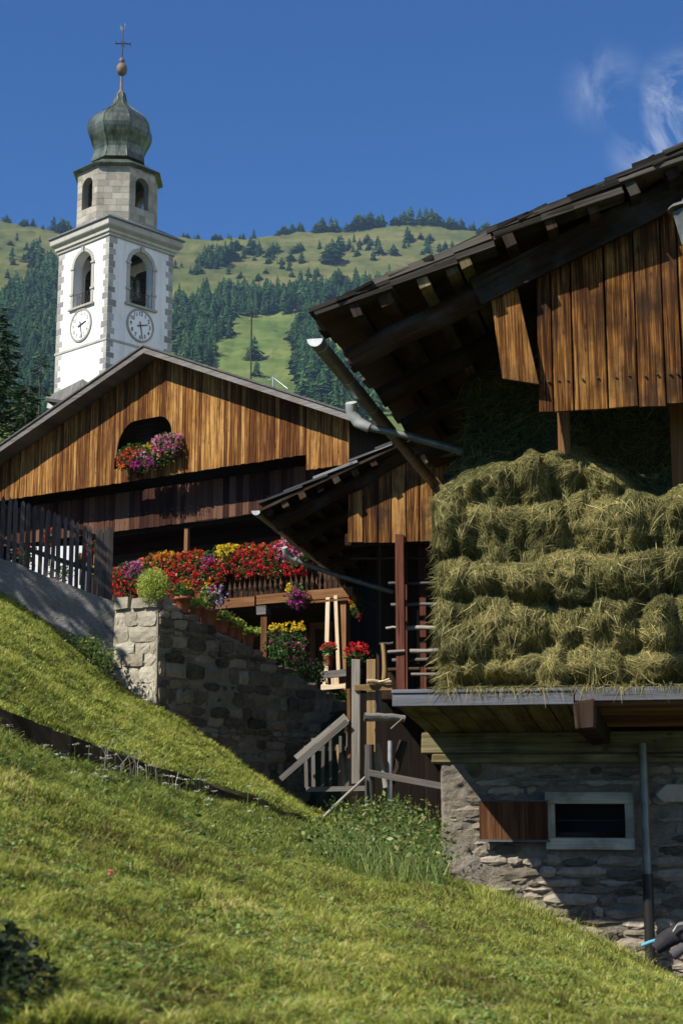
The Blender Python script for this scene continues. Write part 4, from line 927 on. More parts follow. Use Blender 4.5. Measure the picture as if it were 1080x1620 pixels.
# aerials on the roof
an = MB(); s, z = H.hit(397, 596, -1.5); s2, z2 = H.hit(398, 492, -1.5); an.tube([H.W(s, -1.5, z-.3), H.W(s2, -1.5, z2)], .016, 6)
tag(an.build('antenna_mast', m_iron), 'thin dark mast rising from the chalet roof', 'mast')
an = MB(); s, z = H.hit(432, 604, -.6); q = lambda px, py: H.W(H.hit(px, py, -.6)[0], -.6, H.hit(px, py, -.6)[1]); an.tube([q(432, 612), q(432, 596)], .02, 6); an.tube([q(424, 602), q(432, 597), q(455, 615)], .008, 5)
tag(an.build('roof_bracket', metal('zinc', (.30, .31, .32), (.5, .5, .5), .4, .7)), 'small pale metal bracket with a wire on the chalet roof slope', 'roof bracket')
# ------------------------------------------------------------ hay barn (right)
BA = R(-13.0); o_ = at(620, 1110, 13.5); B = Fr((o_.x, o_.y), BA); Wb = B.W
m_beam = wood('old_beam', (.012, .007, .004), (.034, .018, .009), (.085, .050, .026), fine=60, coarse=9, vary=.8, bump=.5, tint=((.10, .10, .09), .35))
m_board = wood('barn_boards', (.030, .012, .005), (.125, .048, .012), (.38, .19, .05), fine=75, coarse=13, contrast=2.1, vary=.55, bump=1.0, tint=((.026, .016, .011), .8), zone=((.35, .28, .25), .85, 1.6))
m_old = wood('silver_timber', (.055, .056, .060), (.115, .118, .128), (.20, .205, .22), fine=70, coarse=7, vary=.5, bump=.4, tint=((.10, .07, .05), .3))
m_moss = wood('mouldy_timber', (.045, .036, .018), (.13, .105, .05), (.27, .23, .12), fine=40, coarse=6, vary=.6, bump=.4, tint=((.04, .03, .02), .8))
m_zinc = metal('gutter_metal', (.13, .14, .13), (.24, .25, .24), .5, .55)
m_zincl = metal('gutter_new', (.42, .43, .42), (.62, .62, .60), .5, .35)
m_hrub = stone('barn_rubble', [(.06, .05, .036), (.16, .135, .10), (.30, .255, .19), (.46, .40, .31)], scale=3, bump=.9, dist=.03, dirt=((.05, .05, .035), .5))
m_hmort = stone('barn_mortar', [(.22, .185, .14), (.40, .35, .28), (.56, .50, .41)], scale=5, bump=1, dist=.04, dirt=((.12, .105, .09), .5))
barn = thing('hay_barn', Wb(2.5, -2.5, -1), 'old timber hay barn on a stone base with overhanging shingle roof', 'barn')
bh = B.hit
# roof line in the verge plane
NV = .52
E0 = bh(490, 489, NV); E1 = bh(1078, 231, NV); kz = (E1[1]-E0[1])/(E1[0]-E0[0]); sE = E0[0]; sRdg = E1[0]+2.8
rzb = lambda s: E0[1]+kz*(s-sE)                          # top of the shingles
zR = rzb(sRdg); NB = -6.6; sl_ = Vector((0, 0, 0))+B.r*1+Vector((0, 0, kz)); sl_.normalize(); up_ = sl_.cross(B.n); up_ = up_ if up_.z > 0 else -up_
# shingle courses
mb = MB(); L = (Wb(sRdg, 0, zR)-Wb(sE, 0, rzb(sE))).length; nco = 12; step = L/nco
for i in range(nco):
    n_ = NV
    while n_ > NB:
        w_ = random.uniform(.14, .30); ov = random.uniform(-.09, .09); thk = random.uniform(.022, .045); lift = random.uniform(0, .012)
        if n_ > NV-.3: thk = random.uniform(.035, .06); ov = [-.02, .06, -.12, .10, 0, .14, -.14, .03, .12, -.08, .02, 0][i]; lift = [0, .02, .005, .03, .01, .0, .025, .01, .03, 0, .02, .01][i]
        p0 = Wb(sE, n_-w_/2, rzb(sE))+sl_*(i*step+ov)+up_*(.035+lift); p1 = p0+sl_*(step*1.45)-up_*.045
        if i == nco-1: p1 = p0+sl_*(step*1.0)-up_*.03
        mb.beam(p0-up_*thk, p1-up_*thk, w_-.008, thk, up=up_, j=.003)
        if n_ > NV-.3:
            for _ in range(3): e_ = random.uniform(0, .5); mb.beam(p0+sl_*e_-up_*random.uniform(.03, .09)+B.n*random.uniform(-.03, .05), p0+sl_*(e_+random.uniform(.2, .55))-up_*random.uniform(.04, .10)+B.n*random.uniform(-.03, .05), w_*.8, random.uniform(.02, .04), up=up_, j=.01)
        if n_ > NV-.05: mb.beam(p0-up_*(thk*2.2)+sl_*.05, p1-up_*(thk*2.6), w_-.02, thk, up=up_, j=.006)
        n_ -= w_
rf = mb.build('shingle_roof', wood('dark_shingle', (.014, .012, .010), (.035, .030, .025), (.10, .09, .075), fine=80, coarse=11, vary=1.4, bump=.6), barn)
mb = MB(); mb.beam(Wb(sE+.05, (NV+NB)/2, rzb(sE+.05)-.075), Wb(sRdg, (NV+NB)/2, zR-.075), NV-NB-.06, .035, up=up_)
Q0 = Wb(sRdg, (NV+NB)/2, zR-.02); mb.beam(Q0, Q0+(B.r*4.5+Vector((0, 0, -kz*4.5))), NV-NB, .07, up=(0, 0, 1)); mb.build('roof_boarding', m_beam, rf)
# battens (run into the depth) with sawn ends showing at the verge
RT = .26                                                  # rafter top lies this far under the shingle top
sb = [bh(px, py, NV-.05)[0] for px, py in ((562, 498), (608, 478), (668, 452), (713, 432), (735, 424), (806, 392), (870, 350), (935, 318), (1000, 290), (1062, 262))]+[E1[0]+.5, E1[0]+1.1, E1[0]+1.8]
for k, s in enumerate(sb):
    mb = MB(); w_ = random.uniform(.09, .12); h_ = random.uniform(.12, .15); z_ = rzb(s)-.10-h_/2; mb.beam(Wb(s, NV-random.uniform(.02, .09), z_), Wb(s, NB, z_), w_, h_, up=up_, j=.006); mb.build('batten', m_moss if k in (2, 3, 4) else m_beam, barn)
# log rafters
r0, zr0 = bh(560, 567, .12); r1, zr1 = bh(1078, 303, .12); kr_ = (zr1-zr0)/(r1-r0)
for k, n_ in enumerate((.09, -1.3, -2.6, -4.1, -5.6)):
    mb = MB(); sx = r0-.04; e_ = sRdg-.3; mb.log(Wb(sx, n_, zr0-.02), Wb(e_, n_, zr0+kr_*(e_-r0)), .105 if k else .118, .125, 12, 14, wob=.02, nz=.06); mb.build('rafter', m_beam, barn)
mb = MB(); s0_, z0_ = bh(752, 462, .22); s1_, z1_ = bh(1078, 300, .22); e_ = sRdg-.3; mb.beam(Wb(s0_, .20, z0_), Wb(e_, .20, z0_+(z1_-z0_)/(s1_-s0_)*(e_-s0_)), .05, .27, up=up_, j=.008); mb.build('verge_board', m_beam, barn)
# board wall
NBd = .08; edges = [bh(px, 560, NBd)[0] for px in (849, 873, 905, 959, 1006, 1050, 1077)]; s = edges[-1]
while s < sRdg-.4: s += random.uniform(.24, .32); edges.append(s)
zbb = bh(905, 649, NBd)[1]; zbc = bh(1040, 642, NBd)[1]
mb = MB()
for i in range(len(edges)-1):
    a, b_ = edges[i]+.008, edges[i+1]-.006; t_ = random.uniform(0, .022); zb_ = zbb+random.uniform(-.012, .012); top = lambda x: zr0+kr_*(x-r0)-.02
    zc_ = lambda x: top(x)
    mb.prism([Wb(a, NBd+t_, zb_), Wb(b_, NBd+t_, zb_+random.uniform(-.01, .01)), Wb(b_+random.uniform(-.006, .006), NBd+t_, zc_(b_)), Wb(a, NBd+t_, zc_(a))], B.n*-.035, rnd=([.30, .42, .74, .60, .52, .40, .5]+[random.random() for _ in range(20)])[i], uvd=(B.r, Vector((0, 0, 1))))
brd = mb.build('wall_board', m_board, barn, bevel=.004)
for i in range(len(edges)-1):
    for t_ in (.28, .72):
        mb = MB(); x = edges[i]*(1-t_)+edges[i+1]*t_; z = zbb+.28+random.uniform(-.01, .01); mb.tube([Wb(x, NBd, z), Wb(x, NBd+.035, z)], .011, 7); mb.build('nail', m_iron, brd)
mb = MB(); mb.box(B, edges[0], sRdg, NBd-.16, NBd-.04, zbb+.20, zbb+.36); mb.box(B, edges[0]+.02, sRdg, -.12, .0, zbb-.09, zbb+.04) if False else None; mb.build('girt', m_beam, barn)
# slanting loose board
p0 = (bh(800, 440, .24), .24); p1 = (bh(823, 606, .28), .28); mb = MB()
c = [bh(771, 446, .17), bh(812, 440, .17), bh(852, 608, .20), bh(794, 599, .20)]
mb.prism([Wb(c[3][0], .20, c[3][1]), Wb(c[2][0], .20, c[2][1]), Wb(c[1][0], .17, c[1][1]+.05), Wb(c[0][0], .17, c[0][1]+.05)], B.n*-.035, uvd=(B.r, (Vector((-.22, 0, .97)))))
tag(mb.build('loose_board', m_board, barn, bevel=.004), 'short board slanting away from the wall boards')
# posts and rails inside
for px, n_, w_ in ((893, -.46, .055), (1075, -.5, .07)):
    s, _ = bh(px, 750, n_); mb = MB(); mb.box(B, s-w_, s+w_, n_-.07, n_+.05, .75, zbb+.5, j=.006); mb.build('post', m_brown, barn)
for k in range(6):
    z = .95+k*.27; mb = MB(); mb.log(Wb(.65, -.55, z), Wb(sRdg, -.5, z+.02), .03, .028, 7, 8, wob=.01); mb.build('drying_pole', m_brown, barn)
mb = MB(); nn = .55
while nn < sRdg: mb.box(B, nn, nn+.2, -6.5, -6.45, -1.5, rzb(nn)-.3); nn += .21
mb.build('rear_wall', m_beam, barn)
mb = MB(); mb.box(B, sRdg-.1, sRdg, -6.4, -.9, -2, zR-.3); mb.build('partition', m_beam, barn)
# platform edge: two silvery boards, soffit planks, joist ends
bx = lambda px, n=0: bh(px, 1105, n)[0]
mb = MB(); zt1 = bh(760, 1089, .0)[1]; zt2 = bh(760, 1116, 0)[1]; sJ = bx(908); mb.box(B, 0, sJ-.004, -.045, 0, zt2, zt1-.035, rnd=.62); mb.box(B, -.005, sJ+.05, -.12, .015, zt1-.035, zt1, rnd=.7)
zt3 = bh(1000, 1086, .02)[1]; zt4 = bh(1000, 1108, .02)[1]; mb.box(B, sJ+.006, sRdg, -.05, .02, zt4, zt3, rnd=.45)
pe = mb.build('platform_edge', m_old, barn, bevel=.005)
NW = -1.6; zb1_ = bh(760, 1158, NW)[1]; sW0 = bh(668, 1170, NW)[0]
mb = MB(); mb.box(B, sW0-.01, sRdg, NW-.5, NW-.2, zb1_-.1, zt2+.038); mb.box(B, .02, sRdg, -2.4, -.05, zt2+.04, zt2+.09) ; mb.build('platform_floor', m_beam, barn)
NW = -1.6; sW = bh(697, 1260, NW)[0]; zs1 = bh(760, 1160, NW)[1]; mb = MB(); s = .03; i = 0
while s < bx(905):
    w_ = random.uniform(.13, .24); mb.beam(Wb(s+w_/2, -.05, zt2+.01), Wb(s+w_/2+.02, NW+.05, zs1+.02), w_-.015, .028, up=(0, 0, 1), j=.004); s += w_
mb.build('soffit_plank', m_moss, barn)
mb = MB()
for k in range(6): n_ = -.12-k*.22; mb.beam(Wb(bx(935), n_, zt4-.02-k*.025), Wb(sRdg, n_, zt4-.02-k*.025), .18, .05, up=(0, 0, 1), j=.005)
mb.build('soffit_beam', m_brown, barn)
s, z = bh(927, 1125, .05); mb = MB(); mb.beam(Wb(s-.02, .07, z-.03), Wb(s+.02, NW, z-.12), .20, .25, up=(0, .15, 1), j=.02); mb.build('joist', m_beam, barn, bevel=.02)
# wall beams over the masonry
zb1_, zb2_, zb3_ = bh(760, 1158, NW)[1], bh(760, 1192, NW)[1], bh(760, 1207, NW)[1]; sW0 = bh(668, 1170, NW)[0]
mb = MB(); mb.beam(Wb(sW0, NW-.06, (zb1_+zb2_)/2), Wb(sRdg, NW-.06, (zb1_+zb2_)/2), .26, zb1_-zb2_, j=.006); mb.build('wall_plate', m_moss, barn, bevel=.012)
mb = MB(); mb.beam(Wb(sW0+.10, NW-.07, (zb2_+zb3_)/2-.01), Wb(sRdg, NW-.07, (zb2_+zb3_)/2-.01), .30, zb2_-zb3_-.004, j=.008); mb.build('wall_plate', m_moss, barn, bevel=.012)
for px, py, r_ in ((752, 1217, .075),):
    s, z = bh(px, py, NW); mb = MB(); mb.log(Wb(s, NW+.06, z), Wb(s, NW-.3, z), r_, r_, 12, 3); mb.build('log_end', m_moss, barn)
s, z = bh(1062, 1254, NW); mb = MB(); mb.prism([Wb(s-.16, NW+.05, z-.02), Wb(s-.08, NW+.05, z-.09), Wb(s+.6, NW+.05, z-.09), Wb(s+.6, NW+.05, z+.10), Wb(s-.05, NW+.05, z+.08)], B.n*-.2); mb.build('lintel_stone', m_pale, barn, bevel=.01)
# masonry
w0, w1 = bh(863, 1300, NW)[0], bh(1003, 1300, NW)[0]; wz0, wz1 = bh(930, 1344, NW)[1], bh(930, 1253, NW)[1]
gb = lambda s: gz(*Wb(s, NW, 0)[:2])
top_ = lambda s: zb3_-.004; bot_ = lambda s: -2.6
fx0, fx1, fz0, fz1 = w0+.09, w1-.09, wz0+.11, wz1-.11
def lump(s, z):
    l_ = 1/(1+math.exp((s-(sW+.42+.16*math.sin(z*5)))*9)); return .018*float(fbm(s*5, z*5, 0, 5, 4))+l_*(.045+.028*float(fbm(s*13, z*13, 0, 4, 14)))+.008*float(fbm(s*30, z*30, 0, 3, 15))
V = []; NS, NZ = 230, 200; sA = np.linspace(sW, sRdg, NS); zA = np.linspace(-2.6, zb3_-.004, NZ); SS, ZZ = np.meshgrid(sA, zA); 
le = 1/(1+np.exp((SS-(sW+.42+.16*np.sin(ZZ*5)))*9)); NN = NW-.02+.018*fbm(SS*5, ZZ*5, 0, 5, 4)+le*(.062+.030*fbm(SS*13, ZZ*13, 0, 4, 14))+.010*fbm(SS*30, ZZ*30, 0, 3, 15)
NN = np.where(SS < sW+.02, NN-.05, NN)
Pw = np.array(B.o)[None, None, :]+SS[..., None]*np.array(B.r)+NN[..., None]*np.array(B.n)+np.stack([0*ZZ, 0*ZZ, ZZ], -1)
r_, c_ = np.arange(NZ-1)[:, None]*NS, np.arange(NS-1)[None, :]; Fq = np.stack([r_+c_, r_+c_+1, r_+c_+1+NS, r_+c_+NS], -1)
sc_, zc_ = (sA[:-1]+sA[1:])/2, (zA[:-1]+zA[1:])/2; keep = ~((sc_[None, :] > fx0-.01) & (sc_[None, :] < fx1+.01) & (zc_[:, None] > fz0-.01) & (zc_[:, None] < fz1+.01))
mesh_np('mortar_face', Pw.reshape(-1, 3), Fq[keep], m_hmort, barn, smooth=True)
mb = MB(); skipw = lambda a, b_, c1, c2: a < w1+.01 and b_ > w0-.01 and c1 < wz1 and c2 > wz0
stones(mb, B, NW-.03, sW+.0, sRdg, lambda s: -2.4, lambda s: zb3_-.02, hr=(.035, .13), wr=(.10, .46), pr=(.03, .062), skip=skipw, gap=.007, tilt=.02)
mb.build('rubble_facing', m_hrub, barn)
mb = MB(); mb.box(B, sW+.01, fx0-.15, NW-.45, NW-.06, -2.6, zb1_-.03); mb.box(B, fx1+.15, sRdg, NW-.45, NW-.06, -2.6, zb1_-.03); mb.box(B, fx0-.15, fx1+.15, NW-.45, NW-.06, -2.6, fz0); mb.box(B, fx0-.15, fx1+.15, NW-.45, NW-.06, fz1, zb1_-.03)
mb.box(B, sW+.01, sW+.41, NW-5, NW-.46, -2.6, zb3_-.01); mb.build('masonry', m_hmort, barn)
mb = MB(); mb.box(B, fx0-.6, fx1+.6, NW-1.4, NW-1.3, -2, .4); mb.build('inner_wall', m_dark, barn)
# window, shutter, downpipe
fm = MB(); fm.box(B, w0, w1, NW-.05, NW+.085, fz1, wz1, j=.006); fm.box(B, w0, w1, NW-.05, NW+.08, wz0, fz0, j=.006); fm.box(B, w0, fx0, NW-.05, NW+.075, fz0, fz1, j=.004); fm.box(B, fx1, w1, NW-.05, NW+.075, fz0, fz1, j=.004)
win = thing('x', (0, 0, 0), None, None) if False else None
wf = fm.build('window_frame', wood('pale_frame', (.22, .20, .15), (.42, .39, .30), (.58, .54, .44), fine=60, coarse=7, bump=.4, tint=((.06, .045, .03), .75)), barn, bevel=.006)
mb = MB(); 
mb.tube([Wb(fx0, NW-.10, (fz0+fz1)/2), Wb(fx1, NW-.10, (fz0+fz1)/2)], .008, 6)
mb.build('window_bar', m_dark, wf)
mb = MB(); mb.box(B, fx0+.02, fx1-.02, NW-.16, NW-.14, fz0, fz0+.05); mb.build('glazing_rail', m_beam, wf)
h0, h1 = bh(758, 1300, NW+.1)[0], bh(867, 1300, NW+.1)[0]; hz0_, hz1_ = bh(800, 1328, NW+.1)[1], bh(800, 1268, NW+.1)[1]; mb = MB()
for k in range(3): a = h0+(h1-h0)*k/3; mb.box(B, a, a+(h1-h0)/3-.005, NW+.085, NW+.11+random.uniform(0, .006), hz0_, hz1_)
sh = mb.build('shutter', wood('red_brown_shutter', (.018, .008, .005), (.070, .028, .012), (.17, .08, .035), fine=70, coarse=10, contrast=1.3, vary=.3, bump=.5), barn); mb = MB(); mb.box(B, h0-.01, h1+.01, NW+.08, NW+.125, hz0_-.022, hz0_-.002); mb.build('shutter_rail', m_old, sh); mb = MB(); mb.box(B, h0-.01, h1+.01, NW+.08, NW+.12, hz1_+.002, hz1_+.014); mb.build('shutter_rail', m_old, sh)
mb = MB(); s, z1_ = bh(1016, 1186, NW+.14); zj = bh(1018, 1384, NW+.14)[1]; mb.tube([Wb(s, NW+.14, z1_+.06), Wb(s, NW+.14, zj)], .042, 14); dp = mb.build('downpipe', m_zinc, barn)
mb = MB(); mb.tube([Wb(s, NW+.14, zj+.01), Wb(s, NW+.14, -2.2)], .050, 14, rnd=.1); mb.build('lower_pipe', newm := newmat('black_pipe')[0], dp); newm.node_tree.nodes['Principled BSDF'].inputs['Base Color'].default_value = (.012, .011, .010, 1)
# gutter along the eave with an outlet pipe swinging to the wall
def gutter(par, fr, s, z, n0, n1, r_, fall=.0, seams=6):
    mb = MB(); K = 14; pts = [fr.W(s, n0+(n1-n0)*k/K, z-fall*k/K) for k in range(K+1)]; mb.tube(pts, [r_]*(K+1), 14, arc=(math.pi*.97, math.pi*2.03)); mb.tube(pts, [r_-.006]*(K+1), 14, arc=(math.pi*.97, math.pi*2.03))
    g_ = mb.build('gutter', m_zinc, par); mb = MB()
    for k in range(seams): q = n0-.15+(n1-n0)*k/seams; zz = z-fall*(q-n0)/(n1-n0); mb.tube([fr.W(s, q, zz), fr.W(s, q-.03, zz)], r_+.006, 14, arc=(math.pi*.95, math.pi*2.05))
    mb.build('gutter_bracket', m_zincl, g_); P = [fr.W(s+r_*math.cos(a), n0+.004, z+r_*math.sin(a)) for a in [math.pi+math.pi*k/14 for k in range(15)]]; mb = MB(); mb.prism(P, fr.n*-.006); mb.build('gutter_end', m_zincl, g_); return g_
gs, gz_ = bh(498, 536, NV-.12); g1 = bh(690, 782, NB)
gut = gutter(barn, B, gs, gz_, NV-.12, NB, .075, fall=.02)
def pt(fr, px, py, n): s, z = fr.hit(px, py, n); return fr.W(s, n, z)
n1_ = -1.55
mb = MB(); mb.tube([pt(B, 555, 637, n1_+.05), pt(B, 557, 652, n1_), pt(B, 566, 668, n1_), pt(B, 584, 677, n1_-.02)], [.062, .068, .064, .052], 12); mb.build('outlet_elbow', m_zincl, gut)
mb = MB(); mb.tube([pt(B, 582, 676, n1_-.02), pt(B, 640, 688, n1_-.05), pt(B, 712, 709, n1_-.1), pt(B, 790, 735, n1_-.15)], .040, 12); mb.build('outlet_pipe', m_zinc, gut)

# ------------------------------------------------------------ lantern at the right edge
ls = bh(1074, 330, .55); lamp = thing('wall_lantern', Wb(ls[0], .55, ls[1]-.3), 'pale metal wall lantern at the right edge in front of the dark boards', 'lantern')
mb = MB(); mb.lathe(Wb(ls[0]+.06, .55, ls[1]-.02), [(.17, 0), (.15, .03), (.05, .07), (.02, .12)], 12); mb.build('lantern_cap', m_zinc, lamp)
mb = MB(); mb.lathe(Wb(ls[0]+.06, .55, ls[1]-.34), [(.055, 0), (.125, .30)], 6, sm=False); mb.build('lantern_glass', m_zinc, lamp)
mb = MB(); mb.tube([Wb(ls[0]+.06, .55, ls[1]-.02), Wb(ls[0]+.30, .45, ls[1]-.06), Wb(ls[0]+.42, NBd, ls[1]-.1)], .012, 6); mb.build('bracket_arm', m_zinc, lamp)

# ------------------------------------------------------------ hay
m_hay = leafm('hay', [(0, (.045, .055, .020)), (.3, (.115, .112, .036)), (.6, (.235, .205, .070)), (.85, (.42, .35, .125)), (1, (.64, .55, .24))], trans=.25, rough=.8, spec=.2)
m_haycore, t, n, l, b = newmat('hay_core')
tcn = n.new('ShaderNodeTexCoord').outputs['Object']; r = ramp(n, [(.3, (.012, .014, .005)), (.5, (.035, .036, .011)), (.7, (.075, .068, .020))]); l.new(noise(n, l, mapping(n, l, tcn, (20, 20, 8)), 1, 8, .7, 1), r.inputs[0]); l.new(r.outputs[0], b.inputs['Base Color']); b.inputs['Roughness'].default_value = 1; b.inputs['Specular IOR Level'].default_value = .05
hsL = bh(697, 950, -.3)[0]; hz0h = zt1+.0; rows = [bh(800, y, -.3)[1] for y in (1087, 1040, 958, 878, 792, 715)]
ztopf = lambda s: np.interp(s, [bh(px, 800, -.3)[0] for px in (690, 740, 800, 880, 905, 960, 1010, 1040, 1078)]+[sRdg], [bh(880, y, -.3)[1] for y in (775, 760, 742, 712, 706, 760, 790, 800, 790)]+[bh(880, 780, -.3)[1]])
LB = random.Random(4); lumps = []
for ri in range(5):
    za, zb_ = rows[ri], rows[ri+1]; s = hsL+.02-(.08*(ri % 2))
    while s < sRdg:
        w_ = LB.uniform(.30, .62); lumps.append((s+w_/2, zb_-(zb_-za)*LB.uniform(.30, .42), w_*LB.uniform(.55, .8), (zb_-za)*LB.uniform(.48, .80), LB.uniform(.08, .27)*(1 if ri else .7))); s += w_*LB.uniform(.72, .95)
def hay_n(s, z):
    """how far the hay stands out at (s, z)"""
    s = np.asarray(s, float); z = np.asarray(z, float); f = np.full(s.shape, -.50)
    wx = s+.22*fbm(s*2.2, z*2.5, 0, 3, 60); wz = z+.17*fbm(s*2.0, z*2.2, 0, 4, 61)
    for cx, cz_, rx, rz2, a in lumps:
        d = ((wx-cx)/rx)**2+np.where(wz > cz_, (wz-cz_)/(rz2*.75), (wz-cz_)/(rz2*1.25))**2; f = np.maximum(f, -.50+(a+.10)*np.clip(1-d, 0, 1)**.6)
    f = f+.10*fbm(s*4.5, z*4, 0, 4, 62)+.05*fbm(s*14, z*10, 0, 3, 63)+.06*np.clip(fbm(s*3.1, z*9, 0, 3, 64), -1, 0)
    over = np.clip(z-ztopf(s), 0, 5); f = f-over*.9-.35*np.clip(over*3, 0, 1)
    return np.maximum(f, -1.9)
zTopH = rzb(2.2)
S_, Z_ = np.meshgrid(np.linspace(hsL-.02, sRdg, 300), np.linspace(hz0h-.01, zTopH, 260)); 
keepz = Z_ < (np.vectorize(rzb)(S_)-.45)
Nn = hay_n(S_, Z_); eL = np.clip((S_-hsL)/.12, 0, 1); Nn = Nn-(1-eL)**2*.30
Ph = np.array(B.o)+S_[..., None]*np.array(B.r)+Nn[..., None]*np.array(B.n)+np.stack([0*Z_, 0*Z_, Z_], -1)
ns, nz_ = 300, 260; r_, c_ = np.arange(nz_-1)[:, None]*ns, np.arange(ns-1)[None, :]; Fq = np.stack([r_+c_, r_+c_+1, r_+c_+1+ns, r_+c_+ns], -1)
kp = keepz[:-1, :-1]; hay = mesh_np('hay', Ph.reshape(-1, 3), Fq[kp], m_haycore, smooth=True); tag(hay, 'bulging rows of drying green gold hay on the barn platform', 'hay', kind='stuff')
def strands(n_, s, z, Ln, wd, out, sway, name, v, parent):
    """curved stalks rooted on the hay face and hanging down"""
    base = hay_n(s, z)+rng.uniform(-.03, .02, n_); k = 4; g = 1.15*fbm(s*3.3, z*2.6, 0, 3, 70)*sway+.35*fbm(s*9, z*8, 0, 2, 71); t = np.linspace(0, 1, k+1)[None, :]
    ang = g+rng.normal(0, .75, n_); dn = np.cos(ang); ds = np.sin(ang); o = rng.uniform(.0, 1, n_)*out
    up = np.where(rng.uniform(0, 1, n_) < .16, -1, 1)
    ss = s[:, None]+ds[:, None]*Ln[:, None]*t+rng.normal(0, .12, n_)[:, None]*Ln[:, None]*t*t
    zz = z[:, None]-up[:, None]*np.abs(dn)[:, None]*Ln[:, None]*(t*.75+.25*t*t)
    nn = hay_n(ss, zz)+.012+o[:, None]*Ln[:, None]*np.sin(t*3.0)*.8+rng.uniform(-.012, .02, n_)[:, None]
    nn = np.where(zz < hz0h+.01, np.maximum(nn, .028), nn); zz = np.where((zz < hz0h+.01) & (rng.uniform(0, 1, n_) < .7)[:, None], hz0h+.012, zz)
    P = np.array(B.o)+ss[..., None]*np.array(B.r)+nn[..., None]*np.array(B.n)+np.stack([0*zz, 0*zz, zz], -1)
    wv = (np.array(B.r)*np.cos(ang)[:, None]+np.array([0, 0, 1.0])*np.sin(ang)[:, None]+np.array(B.n)*rng.uniform(-.7, .7, n_)[:, None])*wd[:, None]/2
    tap = np.array([1, 1, .9, .7, .25])[None, :, None]; A = P-wv[:, None, :]*tap; Bq = P+wv[:, None, :]*tap
    V = np.stack([A, Bq], 2).reshape(-1, 3); i = np.arange(n_)[:, None, None]*(2*(k+1)); j = np.arange(k)[None, :, None]*2
    Fq = (i+j+np.array([0, 1, 3, 2])[None, None, :]).reshape(-1, 4)
    return mesh_np(name, V, Fq, m_hay, parent, rnd=np.repeat(v, k))
n_ = 125000; s = rng.uniform(hsL-.03, sRdg-.5, n_); z = rng.uniform(hz0h+.03, 1, n_); zt_ = ztopf(s)+.1; z = hz0h+.03+(zt_-hz0h)*rng.uniform(0, 1, n_)
vv = np.clip(.44+.40*fbm(s*3, z*3, 0, 3, 66)+.2*fbm(s*14, z*9, 0, 2, 67)+rng.normal(0, .2, n_), 0, 1)
o = strands(n_, s, z, rng.uniform(.05, .17, n_), rng.uniform(.003, .0055, n_), .30, 1.1, 'hay_stalk', vv, hay); o['kind'] = 'stuff'
n_ = 22000; li = rng.integers(0, len(lumps), n_); LA = np.array(lumps); s = LA[li, 0]+rng.normal(0, .5, n_)*LA[li, 2]; z = LA[li, 1]+rng.uniform(-.2, .6, n_)*LA[li, 3]; ok = (s > hsL) & (s < sRdg-.4) & (z < ztopf(s)+.05); s, z = s[ok], z[ok]; n_ = len(s)
o = strands(n_, s, z, rng.uniform(.10, .28, n_), rng.uniform(.003, .005, n_), .30, 1.1, 'hay_stalk', np.clip(rng.normal(.62, .2, n_), 0, 1), hay); o['kind'] = 'stuff'
n_ = 9000; s = rng.uniform(hsL, sRdg-1, n_); z = ztopf(s)+rng.uniform(.0, 1.5, n_)**1.3-.05; ok = z < np.vectorize(rzb)(s)-.5; s, z = s[ok], z[ok]; n_ = len(s)
o = strands(n_, s, z, rng.uniform(.08, .24, n_), rng.uniform(.003, .005, n_), .14, 1.6, 'hay_stalk', np.clip(rng.normal(.42, .2, n_), 0, 1), hay); o['kind'] = 'stuff'
n_ = 900; s = rng.uniform(hsL, sRdg-1, n_); z = hz0h+rng.uniform(.0, .05, n_)              # wisps over the platform edge
o = strands(n_, s, z, rng.uniform(.06, .2, n_), rng.uniform(.003, .005, n_), .5, .6, 'hay_stalk', np.clip(rng.normal(.6, .2, n_), 0, 1), hay); o['kind'] = 'stuff'
n_ = 2600; s = hsL+np.abs(rng.normal(0, .05, n_))-.02; z = rng.uniform(hz0h+.1, rows[5]-.15, n_)     # the shaggy left edge
o = strands(n_, s, z, rng.uniform(.06, .20, n_), rng.uniform(.003, .005, n_), .2, .25, 'hay_stalk', np.clip(rng.normal(.6, .2, n_), 0, 1), hay); o['kind'] = 'stuff'
# ------------------------------------------------------------ second barn, further back
o_ = at(552, 858, 20); D = Fr((o_.x, o_.y), R(-10.1)); Wd = D.W; dh = D.hit
b2 = thing('small_barn', Wd(2.2, -2, -.8), 'smaller shingled timber barn with open pole racks between the chalet and the hay', 'barn')
NV2 = .45; e0, e1 = dh(404, 799, NV2), dh(610, 703, NV2); k2 = (e1[1]-e0[1])/(e1[0]-e0[0]); rz2_ = lambda s: e0[1]+k2*(s-e0[0]); s2E = e0[0]; s2R = 3.4; nb2 = -7
sl2 = (D.r+Vector((0, 0, k2))).normalized(); up2 = sl2.cross(D.n); up2 = up2 if up2.z > 0 else -up2
mb = MB(); L2 = (s2R-s2E)*math.hypot(1, k2); nc2 = 11; st2 = L2/nc2
for i in range(nc2):
    n_ = NV2
    while n_ > nb2:
        w_ = random.uniform(.16, .32); thk = random.uniform(.022, .035); ov = random.uniform(-.06, .06); p0 = Wd(s2E, n_-w_/2, rz2_(s2E))+sl2*(i*st2+ov)+up2*.04; mb.beam(p0-up2*thk, p0+sl2*st2*1.4-up2*(.045+thk), w_-.008, thk, up=up2, j=.003); n_ -= w_
rf2 = mb.build('shingle_roof', wood('silver_shingle', (.05, .05, .05), (.12, .12, .118), (.30, .30, .29), fine=70, coarse=9, vary=1.3, bump=.5), b2)
